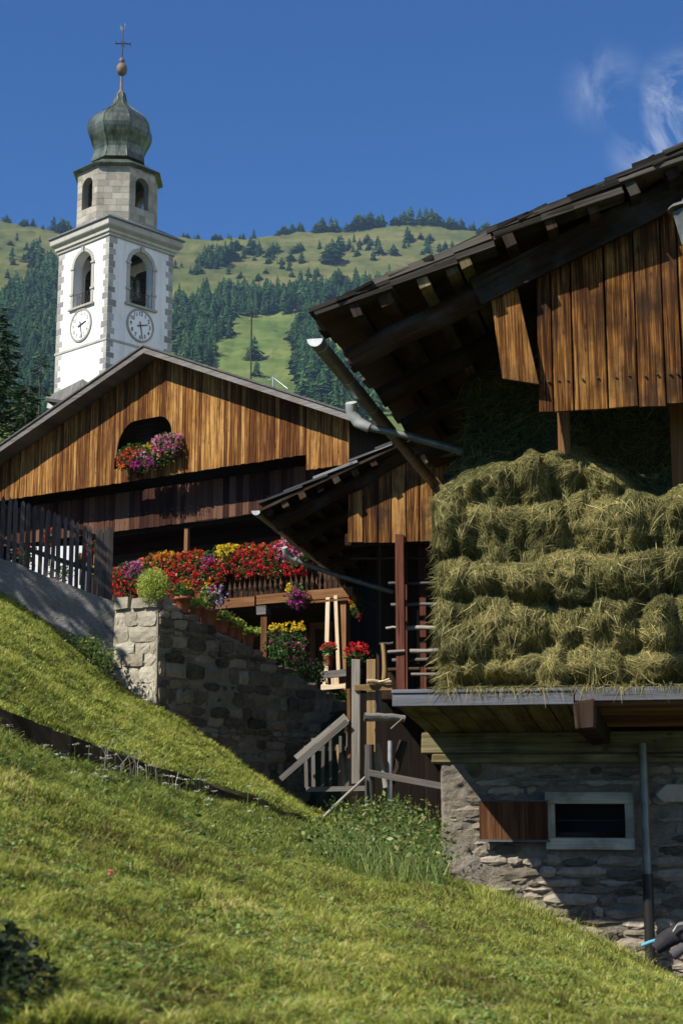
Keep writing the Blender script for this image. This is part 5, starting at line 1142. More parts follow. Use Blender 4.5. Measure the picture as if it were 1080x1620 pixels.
mb = MB(); mb.beam(Wd(s2E+.05, (NV2+nb2)/2, rz2_(s2E)-.07), Wd(s2R, (NV2+nb2)/2, rz2_(s2R)-.07), NV2-nb2-.06, .035, up=up2); q_ = Wd(s2R, (NV2+nb2)/2, rz2_(s2R)-.02); mb.beam(q_, q_+D.r*4+Vector((0, 0, -4*k2)), NV2-nb2, .07); mb.build('roof_boarding', m_beam, rf2)
for px, py in ((425, 812), (450, 800), (478, 785), (505, 772), (532, 758), (560, 745), (590, 730)):
    s = dh(px, py, NV2-.05)[0]; mb = MB(); mb.beam(Wd(s, NV2-random.uniform(.03, .1), rz2_(s)-.15), Wd(s, nb2, rz2_(s)-.15), .09, .10, up=up2, j=.005); mb.build('batten', m_beam, b2)
ra, za_ = dh(437, 829, .05); rb, zb_ = dh(548, 771, .05); kk = (zb_-za_)/(rb-ra)
for n_ in (.05, -1.3, -2.7, -4.1, -5.5): mb = MB(); mb.log(Wd(ra-.02, n_, za_), Wd(s2R-.2, n_, za_+kk*(s2R-.2-ra)), .12, .13, 12, 12, wob=.02, nz=.06); mb.build('rafter', m_beam, b2)
ed = [dh(px, 800, .08)[0] for px in (550, 574, 598, 619, 642, 663, 685)]
while ed[-1] < s2R: ed.append(ed[-1]+.2)
mb = MB(); zb_b = (dh(560, 858, .08)[1]+dh(680, 857, .08)[1])/2
for i in range(len(ed)-1):
    a, b_ = ed[i]+.006, ed[i+1]-.006; t_ = random.uniform(0, .02); zz = zb_b+random.uniform(-.015, .015); tp = lambda x: za_+kk*(x-ra)+.02
    mb.prism([Wd(a, .08+t_, zz), Wd(b_, .08+t_, zz), Wd(b_, .08+t_, tp(b_)), Wd(a, .08+t_, tp(a))], D.n*-.035, uvd=(D.r, Vector((0, 0, 1))))
mb.build('wall_board', wood('small_barn_boards', (.035, .014, .006), (.17, .068, .018), (.42, .23, .07), fine=80, coarse=14, contrast=1.9, vary=.4, bump=.8, tint=((.030, .018, .012), .8)), b2, bevel=.004)
mb = MB(); mb.box(D, ed[0]-.05, s2R, -.1, .03, zb_b-.02, zb_b+.14); mb.build('girt', m_beam, b2)
m_post = wood('red_brown_post', (.035, .012, .008), (.10, .035, .022), (.19, .08, .05), fine=60, coarse=9, vary=.5, bump=.4)
for px, w_, n_, yb in ((633, .06, .05, 1092), (668, .05, -.5, 1090), (641, .03, -.35, 1090)):
    s = dh(px, 950, n_)[0]; mb = MB(); mb.box(D, s-w_, s+w_, n_-.06, n_+.06, dh(px, yb+6, n_)[1], zb_b+.1, j=.006); mb.build('post', m_post, b2)
m_pole = wood('pale_pole', (.12, .10, .08), (.26, .23, .19), (.46, .42, .36), fine=60, coarse=9, vary=.6, bump=.3)
for xa, xb, y, n_, m_, r_ in ((555, 700, 884, -.2, m_beam, .016), (614, 720, 923, -.1, m_gwood, .022), (618, 720, 957, -.1, m_gwood, .024), (610, 628, 994, -.6, m_pole, .02), (642, 720, 994, -.05, m_pole, .03), (600, 622, 1019, -.7, m_gwood, .02), (613, 640, 1032, .12, m_pole, .025), (648, 730, 1030, .12, m_pole, .03), (620, 700, 1045, -.4, m_gwood, .028), (612, 740, 1060, -.8, m_beam, .03), (650, 742, 1067, .2, m_pole, .022)):
    a, b_ = dh(xa, y, n_), dh(xb, y-2, n_); mb = MB(); mb.log(Wd(a[0], n_, a[1]), Wd(b_[0], n_, b_[1]), r_, r_*.9, 8, 6, wob=.006); mb.build('rack_pole', m_, b2)
a, b_ = dh(698, 1076, .25), dh(742, 1072, .25); mb = MB(); mb.beam(Wd(a[0], .25, a[1]), Wd(b_[0], .25, b_[1]), .04, .14, j=.004); mb.build('rack_board', m_old, b2)
for px in (662, 682, 700): s = dh(px, 1000, -1.2)[0]; mb = MB(); mb.box(D, s-.03, s+.03, -1.25, -1.2, dh(px, 1050, -1.2)[1], dh(px, 965, -1.2)[1]); mb.build('inner_batten', m_brown, b2)
mb = MB(); s = .1
while s < s2R: mb.box(D, s, s+.19, -2.3, -2.25, -1, rz2_(s)-.3); s += .2
for nn in np.arange(-2.4, -6.8, -.2): mb.box(D, .0, .04, nn-.19, nn, -1, rz2_(0)-.3)
mb.build('inner_wall', m_dwood, b2)
gutter(b2, D, *dh(405, 808, NV2-.1), NV2-.1, nb2, .062, fall=.02)
g2 = [o for o in S.objects if o.name.startswith('gutter') and o.parent == b2][-1]
mb = MB(); mb.tube([pt(D, 450, 866, -1.5), pt(D, 452, 875, -1.55), pt(D, 460, 882, -1.6), pt(D, 468, 886, -1.62)], [.045, .05, .05, .044], 10); mb.build('outlet_elbow', m_zincl, g2)
mb = MB(); mb.tube([pt(D, 467, 886, -1.62), pt(D, 520, 906, -1.7), pt(D, 622, 937, -1.8)], .036, 10); mb.build('outlet_pipe', m_zinc, g2)
# lower storey: dark log base under the rack
base2 = MB(); zt_b = dh(640, 1098, .2)[1]; z = dh(640, 1300, .2)[1]-.5
while z < zt_b-.1: base2.log(Wd(.55, -.9, z), Wd(s2R, -.9, z), .10, .10, 10, 6, wob=.01); z += .19
base2.build('log_base', m_beam, b2)
mb = MB(); zf = dh(640, 1096, .35)[1]; mb.box(D, .42, s2R, -2.2, .35, zf-.08, zf); mb.build('rack_floor', m_beam, b2)

# ------------------------------------------------------------ gate, planks and poles beside the garden wall
g_ = at(563, 1140, 18.3); G = Fr((g_.x, g_.y), R(-4)); gh = G.hit
def GP(n=0):
    return lambda px, py: pt(G, px, py, n)
def plank(name, m_, x0, y0, x1, y1, w_, label, cat, n=0, d=.03, group=None, n2=None):
    mb = MB(); p = pt(G, x0, y0, n); q = pt(G, x1, y1, n if n2 is None else n2); mb.beam(p, q, w_, d, up=G.n, j=.004); return tag(mb.build(name, m_, bevel=.004), label, cat, group)
m_gold = wood('golden_plank', (.10, .055, .022), (.24, .15, .065), (.40, .29, .15), fine=50, coarse=8, vary=.3, bump=.3)
m_plank = wood('pale_grey_plank', (.13, .115, .095), (.27, .245, .205), (.40, .37, .32), fine=60, coarse=8, vary=.3, bump=.3)
plank('upright_plank', m_plank, 563, 1240, 563, 1043, .105, 'tall grey upright plank, the left one of the pair beside the garden wall', 'plank')
plank('upright_plank', m_gold, 587, 1190, 587, 1043, .108, 'tall golden brown upright plank right of the grey one', 'plank', n=-.05)
plank('upright_plank', m_brown, 553, 1200, 552, 1090, .04, 'narrow brown upright stake close to the wall end', 'stake', n=-.12, d=.1)
plank('cross_plank', m_gold, 560, 1088, 620, 1087, .075, 'golden cross plank fixed across the two uprights', 'plank', n=.035)
mb = MB(); mb.log(pt(G, 580, 1078, .1), pt(G, 618, 1079, .0), .03, .022, 8, 5); mb.log(pt(G, 590, 1083, .06), pt(G, 616, 1074, .1), .015, .012, 6, 4); tag(mb.build('peeled_pole', m_fresh), 'pale peeled pole lying on the cross plank', 'pole')
mb = MB(); mb.log(pt(G, 576, 1134, .12), pt(G, 640, 1137, -.05), .055, .045, 10, 7, nz=.1); tag(mb.build('silver_log', m_gwood), 'grey weathered log jutting out under the barn platform corner', 'log')
for a in ((600, 1147, 636, 1128, .022, 'thin forked stick leaning on the grey log'),): mb = MB(); mb.log(pt(G, a[0]+18, a[1]+6, .15), pt(G, a[2], a[3]+8, .1), .01, .006, 6, 4); tag(mb.build('stick', m_pole), a[5], 'stick')
gate = thing('picket_gate', pt(G, 525, 1250, -.2), 'low grey picket gate below the slanting handrail', 'gate')
for px, y0, y1 in ((485, 1178, 1246), (496, 1172, 1246), (510, 1166, 1246), (523, 1158, 1246), (537, 1160, 1246), (549, 1160, 1246)):
    mb = MB(); mb.beam(pt(G, px, y1, -.2), pt(G, px+random.uniform(-2, 2), y0+random.uniform(-5, 5), -.2), random.uniform(.032, .045), .02, up=G.n, j=.003); mb.build('picket', m_gwood, gate)
mb = MB(); mb.beam(pt(G, 484, 1249, -.16), pt(G, 578, 1247, -.16), .03, .06); mb.build('rail', m_gwood, gate)
mb = MB(); mb.beam(pt(G, 484, 1185, -.24), pt(G, 552, 1184, -.24), .03, .05); mb.build('rail', m_gwood, gate)
hr = thing('handrail', pt(G, 443, 1240, 0), 'slanting weathered handrail of two boards rising from the grass to the gate', 'handrail')
mb = MB(); mb.beam(pt(G, 444, 1232, .05), pt(G, 549, 1141, .05), .05, .07, j=.004); mb.build('rail_board', m_gwood, hr)
mb = MB(); mb.beam(pt(G, 468, 1199, .0), pt(G, 546, 1132, .0), .05, .06, j=.004); mb.build('rail_board', m_plank, hr)
mb = MB(); mb.beam(pt(G, 503, 1178, .03), pt(G, 549, 1136, .03), .09, .02, up=G.n); mb.build('cap_board', m_plank, hr)
mb = MB(); mb.log(pt(G, 585, 1312, .25), pt(G, 584, 1178, .25), .062, .055, 14, 10, wob=.004, nz=.05); mb.build if 0 else None
tag(mb.build('round_post', wood('bark_post', (.03, .028, .026), (.085, .078, .07), (.17, .16, .145), fine=25, coarse=30, vary=.4, bump=1.0)), 'dark round rough barked post standing in the weeds', 'post')
mb = MB(); mb.log(pt(G, 506, 1298, .8), pt(G, 577, 1230, .33), .020, .016, 8, 6, wob=.006); tag(mb.build('leaning_pole', m_pole), 'thin pale pole leaning from the grass onto the dark post', 'pole')
mb = MB(); mb.beam(pt(G, 583, 1222, .33), pt(G, 700, 1244, .8), .04, .07, j=.004); tag(mb.build('rail_pole', m_gwood), 'grey rail running from the dark post to the barn corner', 'rail')
mb = MB(); mb.tube([pt(G, 616, 1290, .1), pt(G, 617, 1172, .1)], .030, 10); tag(mb.build('metal_pipe', metal('galvanised', (.30, .32, .35), (.55, .57, .6), .4, .5)), 'upright galvanised pipe right of the dark post', 'pipe')
k = 0
for x, y, r_, dx, m_, lb in ((600, 1112, .045, 2, m_plank, 'pale turned stump under the cross plank'), (541, 1212, .05, 4, m_gold, 'short brown log leaning behind the gate pickets'), (602, 1212, .06, 8, m_pole, 'pale log end standing beside the metal pipe'), (628, 1206, .06, -10, m_beam, 'dark slanting log in the shade behind the pipe'), (607, 1052, .035, 1, m_gold, 'knobbly upright stump on the cross planks')):
    mb = MB(); h_ = 34 if k else 26; mb.log(pt(G, x+dx, y+h_, -.25), pt(G, x-dx, y-h_, -.25), r_, r_*.9, 10, 6, nz=.08); tag(mb.build('log_stub', m_), lb, 'log'); k += 1
# planks added for the dark gap behind the gate, shade put into their colour
yw = thing('dark_backing', pt(G, 600, 1200, -2.2), 'dark plank shed painted near-black for the gap behind the gate', 'backing')
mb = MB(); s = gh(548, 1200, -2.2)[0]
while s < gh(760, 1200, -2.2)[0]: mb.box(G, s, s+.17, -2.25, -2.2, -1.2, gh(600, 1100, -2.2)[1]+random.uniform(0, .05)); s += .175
mb.build('planking', wood('shade_black_boards', (.006, .005, .004), (.014, .010, .007), (.030, .022, .015)), yw)

# ------------------------------------------------------------ timber edging across the grass
ed_ = thing('timber_edging', at(200, 1200, 12), 'long dark timber edging board running down the grassy slope', 'edging')
A6 = np.linspace(S6[2, 0]-.15, (430-540)/F/CP, 26)
for i in range(len(A6)-1):
    if i % 5 == 0: mb = MB()
    def P6(a, off, dz=0):
        y = np.interp(a, S6[:, 0], S6[:, 1])-.05+off; return Vector((a*y, y, np.interp(a, S6[:, 0], S6[:, 2])+dz))
    a, b_ = A6[i], A6[i+1]; z5 = lambda a: float(np.interp(a, S5[:, 0], S5[:, 2]))-.05
    p, q = P6(a, 0, .012+random.uniform(-.008, .008)), P6(b_, 0, .012+random.uniform(-.008, .008)); p2, q2 = p.copy(), q.copy(); p2.z, q2.z = z5(a), z5(b_)
    mb.prism([p2, q2, q, p], Vector((0, .05, 0)), uvd=(Vector((0, 0, 1)), Vector((1, 0, 0))))
    if i % 5 == 4: mb.build('edging_board', wood('edging', (.012, .009, .006), (.035, .025, .016), (.075, .055, .035), vary=.8), ed_)

# ------------------------------------------------------------ leaves and flowers
def leaf_quads(P, size, flat=.5, asp=.6, up=None):
    """one bent leaf or petal at each point; returns vertices and faces"""
    n_ = len(P); d = rng.normal(0, 1, (n_, 3)); d[:, 2] *= flat
    if up is not None: d = d+up
    d /= np.linalg.norm(d, axis=1)[:, None]; r_ = rng.normal(0, 1, (n_, 3)); u = np.cross(d, r_); u /= np.linalg.norm(u, axis=1)[:, None]+1e-9
    s_ = (size*rng.uniform(.6, 1.3, n_))[:, None]; V = np.stack([P-d*s_*.5, P+u*s_*asp*.5, P+d*s_*.5, P-u*s_*asp*.5], 1).reshape(-1, 3)
    return V, np.arange(n_*4).reshape(-1, 4)
def petals(heads, m_, rad, size):
    n_ = len(heads); d = rng.normal(0, 1, (n_, m_, 3)); d /= np.linalg.norm(d, axis=2)[:, :, None]; P = (heads[:, None, :]+d*rad*rng.uniform(.6, 1, (n_, m_, 1))).reshape(-1, 3)
    V, Fq = leaf_quads(P, size, 1, .9); return V, Fq
m_leaf = leafm('leaf', [(0, (.018, .045, .010)), (.5, (.045, .11, .020)), (1, (.12, .22, .045))], trans=.35, rough=.5, spec=.35)
m_leafp = leafm('leaf_pale', [(0, (.18, .24, .03)), (.5, (.38, .46, .07)), (1, (.60, .64, .16))], trans=.4)
FM = {k: leafm('petal_'+k, st_, trans=.25, rough=.6, spec=.2) for k, st_ in {
 'red': [(0, (.26, .005, .012)), (.6, (.62, .012, .026)), (1, (.85, .09, .07))], 'orange': [(0, (.55, .05, .01)), (1, (.85, .22, .03))],
 'yellow': [(0, (.65, .40, .01)), (1, (.85, .66, .05))], 'magenta': [(0, (.28, .01, .14)), (1, (.58, .08, .36))], 'pink': [(0, (.50, .10, .22)), (1, (.80, .36, .50))],
 'lilac': [(0, (.30, .14, .42)), (1, (.58, .42, .70))], 'salmon': [(0, (.62, .12, .10)), (1, (.82, .34, .26))]}.items()}
m_terra = stone('terracotta', [(.16, .055, .026), (.28, .10, .05), (.38, .17, .09)], scale=4, bump=.3)
FN = {'red': 'red', 'orange': 'orange', 'yellow': 'yellow', 'magenta': 'magenta', 'pink': 'pink', 'lilac': 'lilac', 'salmon': 'salmon'}
def roll(n_, fr, s0, s1, n0, rn, z0, z1, inner=.55, front=True):
    """points on a hanging roll of plants between s0 and s1"""
    t = rng.uniform(-1.2, 2.3, n_) if front else rng.uniform(0, 6.28, n_); q = rng.uniform(inner, 1.08, n_); s = rng.uniform(s0, s1, n_); e = 1-.35*np.abs((s-(s0+s1)/2)/((s1-s0)/2))**3
    lump = 1+.22*fbm(s*6, t*1.5, 0, 3, 91)
    nn = n0+rn*np.cos(t)*q*e*lump; zz = (z0+z1)/2+(z1-z0)/2*np.sin(t)*q*e*lump
    return np.array(fr.o)+s[:, None]*np.array(fr.r)+nn[:, None]*np.array(fr.n)+np.stack([0*zz, 0*zz, zz], -1)
def ball(n_, c, rx, rz, inner=.6):
    d = rng.normal(0, 1, (n_, 3)); d /= np.linalg.norm(d, axis=1)[:, None]; q = rng.uniform(inner, 1.05, n_)[:, None]; return np.array(c)+d*q*np.array([rx, rx, rz])
def leaves(P, size, mat, parent, name='foliage', **k):
    V, Fq = leaf_quads(P, size, **k); return mesh_np(name, V, Fq, mat, parent, rnd=rng.uniform(0, 1, len(Fq)))
def blooms(P, col, parent, rad=.03, size=.028, m_=14, name='bloom'):
    V, Fq = petals(P, m_, rad, size); return mesh_np(name, V, Fq, FM[col], parent, rnd=np.clip(np.repeat(rng.uniform(.1, .9, len(P)), m_)+rng.normal(0, .15, len(Fq)), 0, 1))
m_boxw = wood('planter_wood', (.03, .015, .01), (.07, .035, .02), (.12, .07, .04))
def flower_box(fr, pxa, pxb, ytop, ybot, n, parts, label, heads=120, group='flower boxes along the chalet balcony', rn=.22):
    s0, s1 = fr.hit(pxa, (ytop+ybot)/2, n+rn)[0], fr.hit(pxb, (ytop+ybot)/2, n+rn)[0]; z1, z0 = fr.hit((pxa+pxb)/2, ytop, n+rn)[1], fr.hit((pxa+pxb)/2, ybot, n+rn)[1]; mz = z0+(z1-z0)*.45
    root = thing('flower_box', fr.W((s0+s1)/2, n, mz-.1), label, 'flower box', group)
    mb = MB(); mb.box(fr, s0+.03, s1-.03, n-.09, n+.09, mz-.12, mz+.04); mb.build('planter', m_boxw, root)
    leaves(roll(int(heads*13), fr, s0, s1, n, rn*1.0, z0-.02, z1+.02, .3), .055, m_leaf, root)
    for col, fa, fb, ya, yb, cnt in parts:                # fractions of the box: s from fa to fb, z from ya to yb
        blooms(roll(int(heads*cnt), fr, s0+(s1-s0)*fa, s0+(s1-s0)*fb, n, rn, z0+(z1-z0)*ya, z0+(z1-z0)*yb, .72), col, root, name=FN[col]+'_bloom')
    return root
flower_box(H, 172, 226, 886, 944, .14, [('red', 0, 1, 0, .55, 1.0), ('red', 0, .4, .2, .9, .5), ('magenta', .25, 1, .35, 1, .7), ('pink', .3, .95, .5, 1, .4)], 'leftmost balcony box with magenta blooms over a bright red fringe')
flower_box(H, 218, 268, 874, 925, .14, [('orange', 0, 1, .4, 1, .8), ('yellow', .2, 1, .6, 1.05, .15), ('red', .3, 1, 0, .7, .8)], 'balcony box of orange and yellow flowers behind the yellow green bush')
flower_box(H, 258, 312, 872, 950, .14, [('red', 0, 1, 0, 1, 1.7), ('orange', 0, 1, .7, 1.05, .3), ('salmon', .1, .9, .2, .8, .2)], 'deep drooping balcony box of red geraniums, third from the left')
flower_box(H, 304, 350, 868, 938, .14, [('red', 0, 1, 0, .85, 1.3), ('magenta', .2, .7, .5, .9, .3), ('yellow', .7, 1, .6, 1.1, .25)], 'red balcony box with a few magenta blooms left of the yellow tuft')
flower_box(H, 336, 366, 862, 910, .14, [('yellow', 0, 1, .4, 1.08, .7), ('red', 0, 1, 0, .7, .9)], 'small balcony box with a bright yellow tuft', heads=90)
flower_box(H, 360, 412, 860, 916, .14, [('red', 0, 1, 0, 1.02, 1.9), ('orange', 0, 1, .6, 1.05, .2)], 'dense all red balcony box right of the yellow tuft')
flower_box(H, 406, 450, 856, 916, .14, [('red', 0, 1, 0, 1, 1.5), ('pink', .5, 1, .4, 1, .5)], 'red balcony box turning pink at its right end')
flower_box(H, 442, 480, 864, 914, .14, [('red', 0, 1, 0, .6, .8), ('magenta', 0, .7, .3, 1, .6), ('pink', 0, .8, .4, 1, .4)], 'rightmost balcony box of pink and red blooms beside the gutter')
# gable opening
gbx = flower_box(H, 180, 216, 700, 744, .16, [('red', 0, .8, .1, .8, .8), ('orange', 0, 1, .0, .9, .9), ('magenta', .7, 1, 0, .5, .3)], 'orange red geraniums hanging at the left of the gable opening', group='flowers in the gable opening', heads=70)
flower_box(H, 206, 246, 702, 746, .15, [('magenta', 0, 1, .1, .6, .7), ('pink', 0, 1, .4, .9, .6), ('yellow', .45, .8, .7, 1.1, .2)], 'magenta petunias with a yellow tuft in the middle of the gable opening', group='flowers in the gable opening', heads=70)
flower_box(H, 234, 274, 684, 736, .15, [('pink', 0, 1, .4, 1, 1.3), ('magenta', 0, 1, .25, .7, .3), ('salmon', 0, .8, .2, .7, .5)], 'pink petunias spilling over the right of the gable opening', group='flowers in the gable opening', heads=70)
# baskets hanging below the balcony
def hanging(px, py, rx, rz, n, cols, label):
    c = pt(H, px, py, n); root = thing('hanging_basket', c, label, 'hanging basket'); mb = MB(); mb.lathe(c-Vector((0, 0, rz*.2)), [(rx*.3, -.08), (rx*.5, 0), (rx*.5, .06)], 10); mb.build('bowl', m_boxw, root)
    mb = MB(); mb.tube([c, c+Vector((0, 0, rz+.35))], .006, 4); mb.build('hook', m_iron, root)
    leaves(ball(500, c, rx*.9, rz*.95, .2), .045, m_leaf, root)
    for col, cnt, dx, dz, q in cols: blooms(ball(cnt, (c[0]+dx*rx, c[1], c[2]+dz*rz), rx*q, rz*q, .5), col, root, name=FN[col]+'_bloom')
hanging(467, 944, .24, .27, .28, [('magenta', 90, .1, -.15, .85), ('yellow', 26, -.35, .5, .4)], 'hanging basket of magenta petunias with yellow tips below the balcony')
hanging(566, 960, .17, .22, .0, [('orange', 18, -.4, .3, .6), ('yellow', 14, -.3, .1, .7), ('red', 8, .2, -.6, .5)], 'small orange and yellow hanging basket right of the plank frame')
# pots along the wall top
def on_wall(px, off=-.08):
    best = None
    for s in np.linspace(.05, WL-.1, 120):
        p = WF.W(s, off, ztw(s)); x = 540+F*p.x/(p.y*CP+p.z*SP)
        if best is None or abs(x-px) < best[0]: best = (abs(x-px), p)
    return best[1]
def pot(px, r_, h_, pr, ph, cols, leafmat, label, nleaf=350, wire=None, lsz=.05):
    c = on_wall(px)+Vector((0, 0, .05)); root = thing('flower_pot', c, label, 'flower pot', 'potted flowers on the garden wall'); mb = MB(); mb.lathe(c, [(r_*.66, -.04), (r_*.9, h_*.78), (r_*1.06, h_*.80), (r_*1.08, h_), (r_*.9, h_)], 18); mb.build('pot', m_terra, root)
    cc = c+Vector((0, 0, h_+ph*.5)); leaves(ball(nleaf, cc, pr, ph*.75, .15), lsz, leafmat, root, up=np.array([0, 0, .5]))
    for col, cnt, dx, dz, q in cols: blooms(ball(cnt, (cc[0]+dx*pr, cc[1], cc[2]+dz*ph), pr*q, ph*q, .5), col, root, name=FN[col]+'_bloom', rad=.02, size=.022, m_=8)
pot(289, .11, .17, .16, .16, [('orange', 20, 0, .3, .8), ('yellow', 12, .3, .2, .8)], m_leaf, 'upper left wall pot with small orange and yellow flowers')
pot(308, .09, .12, .15, .14, [], m_leafp, 'wall pot with a pale green leafy plant between two flowering pots')
pot(328, .13, .18, .20, .26, [('lilac', 50, .5, .1, .8), ('yellow', 20, 0, .6, .6), ('orange', 12, -.5, -.1, .5)], m_leaf, 'big terracotta pot of lilac and yellow flowers on the wall')
pot(350, .11, .13, .18, .12, [], m_leafp, 'low pot with a bright pale green plant right of the lilac flowers')
pot(364, .10, .10, .16, .12, [('yellow', 14, 0, .2, .9)], m_leafp, 'wall pot with yellowish green bushy plant')
pot(376, .09, .12, .12, .12, [('yellow', 6, 0, .3, .6)], m_leafp, 'second lowest wall pot with a small yellowish plant')
pot(394, .09, .12, .16, .12, [], m_leafp, 'lowest wall pot with a spreading pale rosette', lsz=.09, nleaf=120)
# the yellow green bush at the wall corner
c = at(242, 946, 19.0); bush = thing('yellow_bush', c, 'fine leaved yellow green bush at the corner of the garden wall', 'bush')
mb = MB()
for k in range(12): a = random.uniform(0, 6.28); mb.tube([c, c+Vector((.12*math.cos(a), .12*math.sin(a), .25))], .006, 4)
mb.build('stem', m_leafp, bush); P = ball(5200, (c.x, c.y, c.z+.16), .22, .23, .1); leaves(P, .045, m_leafp, bush, asp=.2, up=np.array([0, 0, .8]))
# garden flowers in front of the porch
def bed(px, py, Y, w_, h_, nst, cols, label, leafmat=None, kinds=None):
    base = at(px, py, Y); root = thing('garden_plant', base, label, 'garden plant'); n_ = nst; bx_ = rng.uniform(-w_, w_, n_); by_ = rng.uniform(-.25, .25, n_); hh = h_*rng.uniform(.6, 1.05, n_)
    mb = MB(); P = []
    for i in range(n_):
        b0 = base+Vector((bx_[i], by_[i], 0)); tp = b0+Vector((random.uniform(-.06, .06), random.uniform(-.05, .05), hh[i])); mb.tube([b0, b0.lerp(tp, .5)+Vector((random.uniform(-.02, .02), 0, 0)), tp], .004, 4, cap=False)
        for j in range(22): t_ = random.random()**.8; P.append(b0.lerp(tp, t_)+Vector((random.gauss(0, .05), random.gauss(0, .05), 0)))
    mb.build('stem', m_leaf, root); leaves(np.array(P), .055, leafmat or m_leaf, root)
    for col, x0, x1, z0, z1, cnt in cols: blooms(np.stack([base.x+rng.uniform(x0, x1, cnt)*w_, base.y+rng.uniform(-.25, .1, cnt), base.z+rng.uniform(z0, z1, cnt)*h_], -1), col, root, name=FN[col]+'_bloom', rad=.02, size=.024, m_=10)
bed(440, 1042, 21.8, .13, .48, 16, [('yellow', -1, 1, .85, 1.05, 36), ('magenta', -1, 1, .35, .75, 12)], 'tall yellow topped flowers at the left of the garden bed')
bed(467, 1060, 21.9, .15, .64, 18, [('yellow', -.9, .9, .9, 1.08, 44), ('pink', -1, 1, .2, .7, 26), ('magenta', -1, 0, .5, .8, 10)], 'tallest yellow flowers in the middle of the garden bed with pink asters below')
bed(488, 1083, 22.2, .22, .38, 30, [('pink', -1, .2, .7, 1.0, 24), ('magenta', -1, 1, .3, .8, 6)], 'low leafy green plants with pink flowers at the end of the garden bed')
bed(530, 1108, 22.6, .22, .12, 16, [('yellow', -1, 1, .5, 1, 4)], 'creeping green weeds on the wall top below the plank frame')
for px, py, Y, r_, cnt, lb in ((520, 1028, 24.2, .14, 26, 'small red geranium seen between the pale planks'), (565, 1038, 24, .24, 60, 'red geranium bush behind the upright planks')):
    c = at(px, py, Y); root = thing('geranium', c, lb, 'geranium'); leaves(ball(300, c, r_, r_*.8, .2), .05, m_leaf, root); blooms(ball(cnt, (c.x, c.y, c.z+r_*.4), r_*.9, r_*.6, .5), 'red', root, name='red_bloom')
    mb = MB(); mb.lathe(c-Vector((0, 0, r_+.12)), [(.06, 0), (.09, .15), (.10, .16)], 12); mb.build('pot', m_terra, root)
# pale parapet and flowers behind the picket fence
pw = MB(); XF = Fr((0, 22.3), R(-6)); a, b_ = XF.hit(47, 900)[0], XF.hit(134, 900)[0]; pw.box(XF, a, b_, -.25, 0, XF.hit(90, 960)[1], XF.hit(90, 864)[1]); tag(pw.build('pale_parapet', m_plaster), 'pale plastered parapet seen through the picket fence', 'low wall')
for px, py, r_, cnt, col, lb in ((80, 850, .13, 30, 'red', 'red geranium hanging on the pale parapet behind the fence'), (146, 866, .12, 26, 'red', 'red flowers behind the right part of the picket fence'), (128, 884, .09, 16, 'red', 'small red flowers low behind the fence pickets'), (150, 902, .10, 18, 'yellow', 'yellow flowers behind the last fence pickets'), (164, 896, .09, 20, 'orange', 'orange red flowers beside the fence end post'), (40, 880, .2, 8, 'red', 'dark leafy shrub behind the left fence pickets'), (100, 905, .18, 4, 'pink', 'leafy shrub below the pale parapet')):
    c = at(px, py, 21.6); root = thing('flowering_shrub', c, lb, 'shrub'); leaves(ball(260, c, r_*1.1, r_*1.1, .2), .05, m_leaf, root); blooms(ball(cnt, c, r_, r_, .5), col, root, name=col+'_bloom')
    mb = MB(); mb.tube([c-Vector((0, 0, r_+.3)), c], .012, 5); mb.build('stem', m_bark, root)

# ------------------------------------------------------------ weeds, tall grass, small flowers
def weeds(name, n_, pxr, Yr, hr, label, dens=14, lsz=(.03, .07), mat=None, taper=None):
    P = []; st_ = MB(); a0, a1 = (pxr[0]-540)/F/CP, (pxr[1]-540)/F/CP
    A = rng.uniform(a0, a1, n_); Y = rng.uniform(Yr[0], Yr[1], n_); Z = ground_z(A*Y, Y)
    for a, y, z0 in zip(A, Y, Z):
        h = random.uniform(*hr)*(taper((a*F*CP)+540, y) if taper else 1)
        if h < .03: continue
        b0 = Vector((a*y, y, z0)); tp = b0+Vector((random.gauss(0, .10), random.gauss(0, .1), h)); st_.tube([b0, tp], [.003, .0015], 3, cap=False)
        for j in range(int(dens*(.5+h*1.5))): t_ = random.random(); P.append(b0.lerp(tp, t_)+Vector((random.gauss(0, .035), random.gauss(0, .035), random.gauss(0, .01))))
    P = np.array(P); V, Fq = leaf_quads(P, rng.uniform(lsz[0], lsz[1], len(P)), .6, .5)
    o = mesh_np(name, V, Fq, mat or m_weed, rnd=rng.uniform(0, 1, len(Fq))); tag(o, label, 'weeds', kind='stuff'); s_ = st_.build('weed_stem', m_weed, o); s_['kind'] = 'stuff'; return o
m_weed = leafm('weed_leaf', [(0, (.03, .06, .014)), (.4, (.08, .14, .028)), (.75, (.20, .27, .06)), (.9, (.34, .38, .12)), (1, (.40, .28, .12))], trans=.4, rough=.5, spec=.3)
tp_ = lambda px, y: float(np.interp(px, [470, 520, 600, 700], [.25, .6, 1, 1.25]))
weeds('weeds', 260, (480, 694), (12.4, 15), (.15, .42), 'leafy green weeds between the bank and the barn corner', taper=tp_)
weeds('weeds', 200, (520, 694), (15, 18), (.2, .5), 'weeds in front of the shaded yard', taper=tp_)
weeds('weeds', 150, (120, 182), (18.5, 19.15), (.15, .45), 'leafy growth added to darken the corner below the grey wall', taper=lambda px, y: float(np.interp(px, [120, 150, 182], [.3, .9, 1.0])))  # growth added and enlarged to darken this corner
weeds('herbs', 520, (-40, 520), (9.6, 12.6), (.04, .13), 'broad leaved herbs in the grass below the timber edging', dens=9, lsz=(.03, .05), taper=lambda px, y: 1 if seg_y((px-540)/F/CP, 4)-.2 < y < seg_y((px-540)/F/CP, 5) else 0)
n_ = 1900; a = rng.uniform(-.008, .066, n_); Y = rng.uniform(12, 14.8, n_)
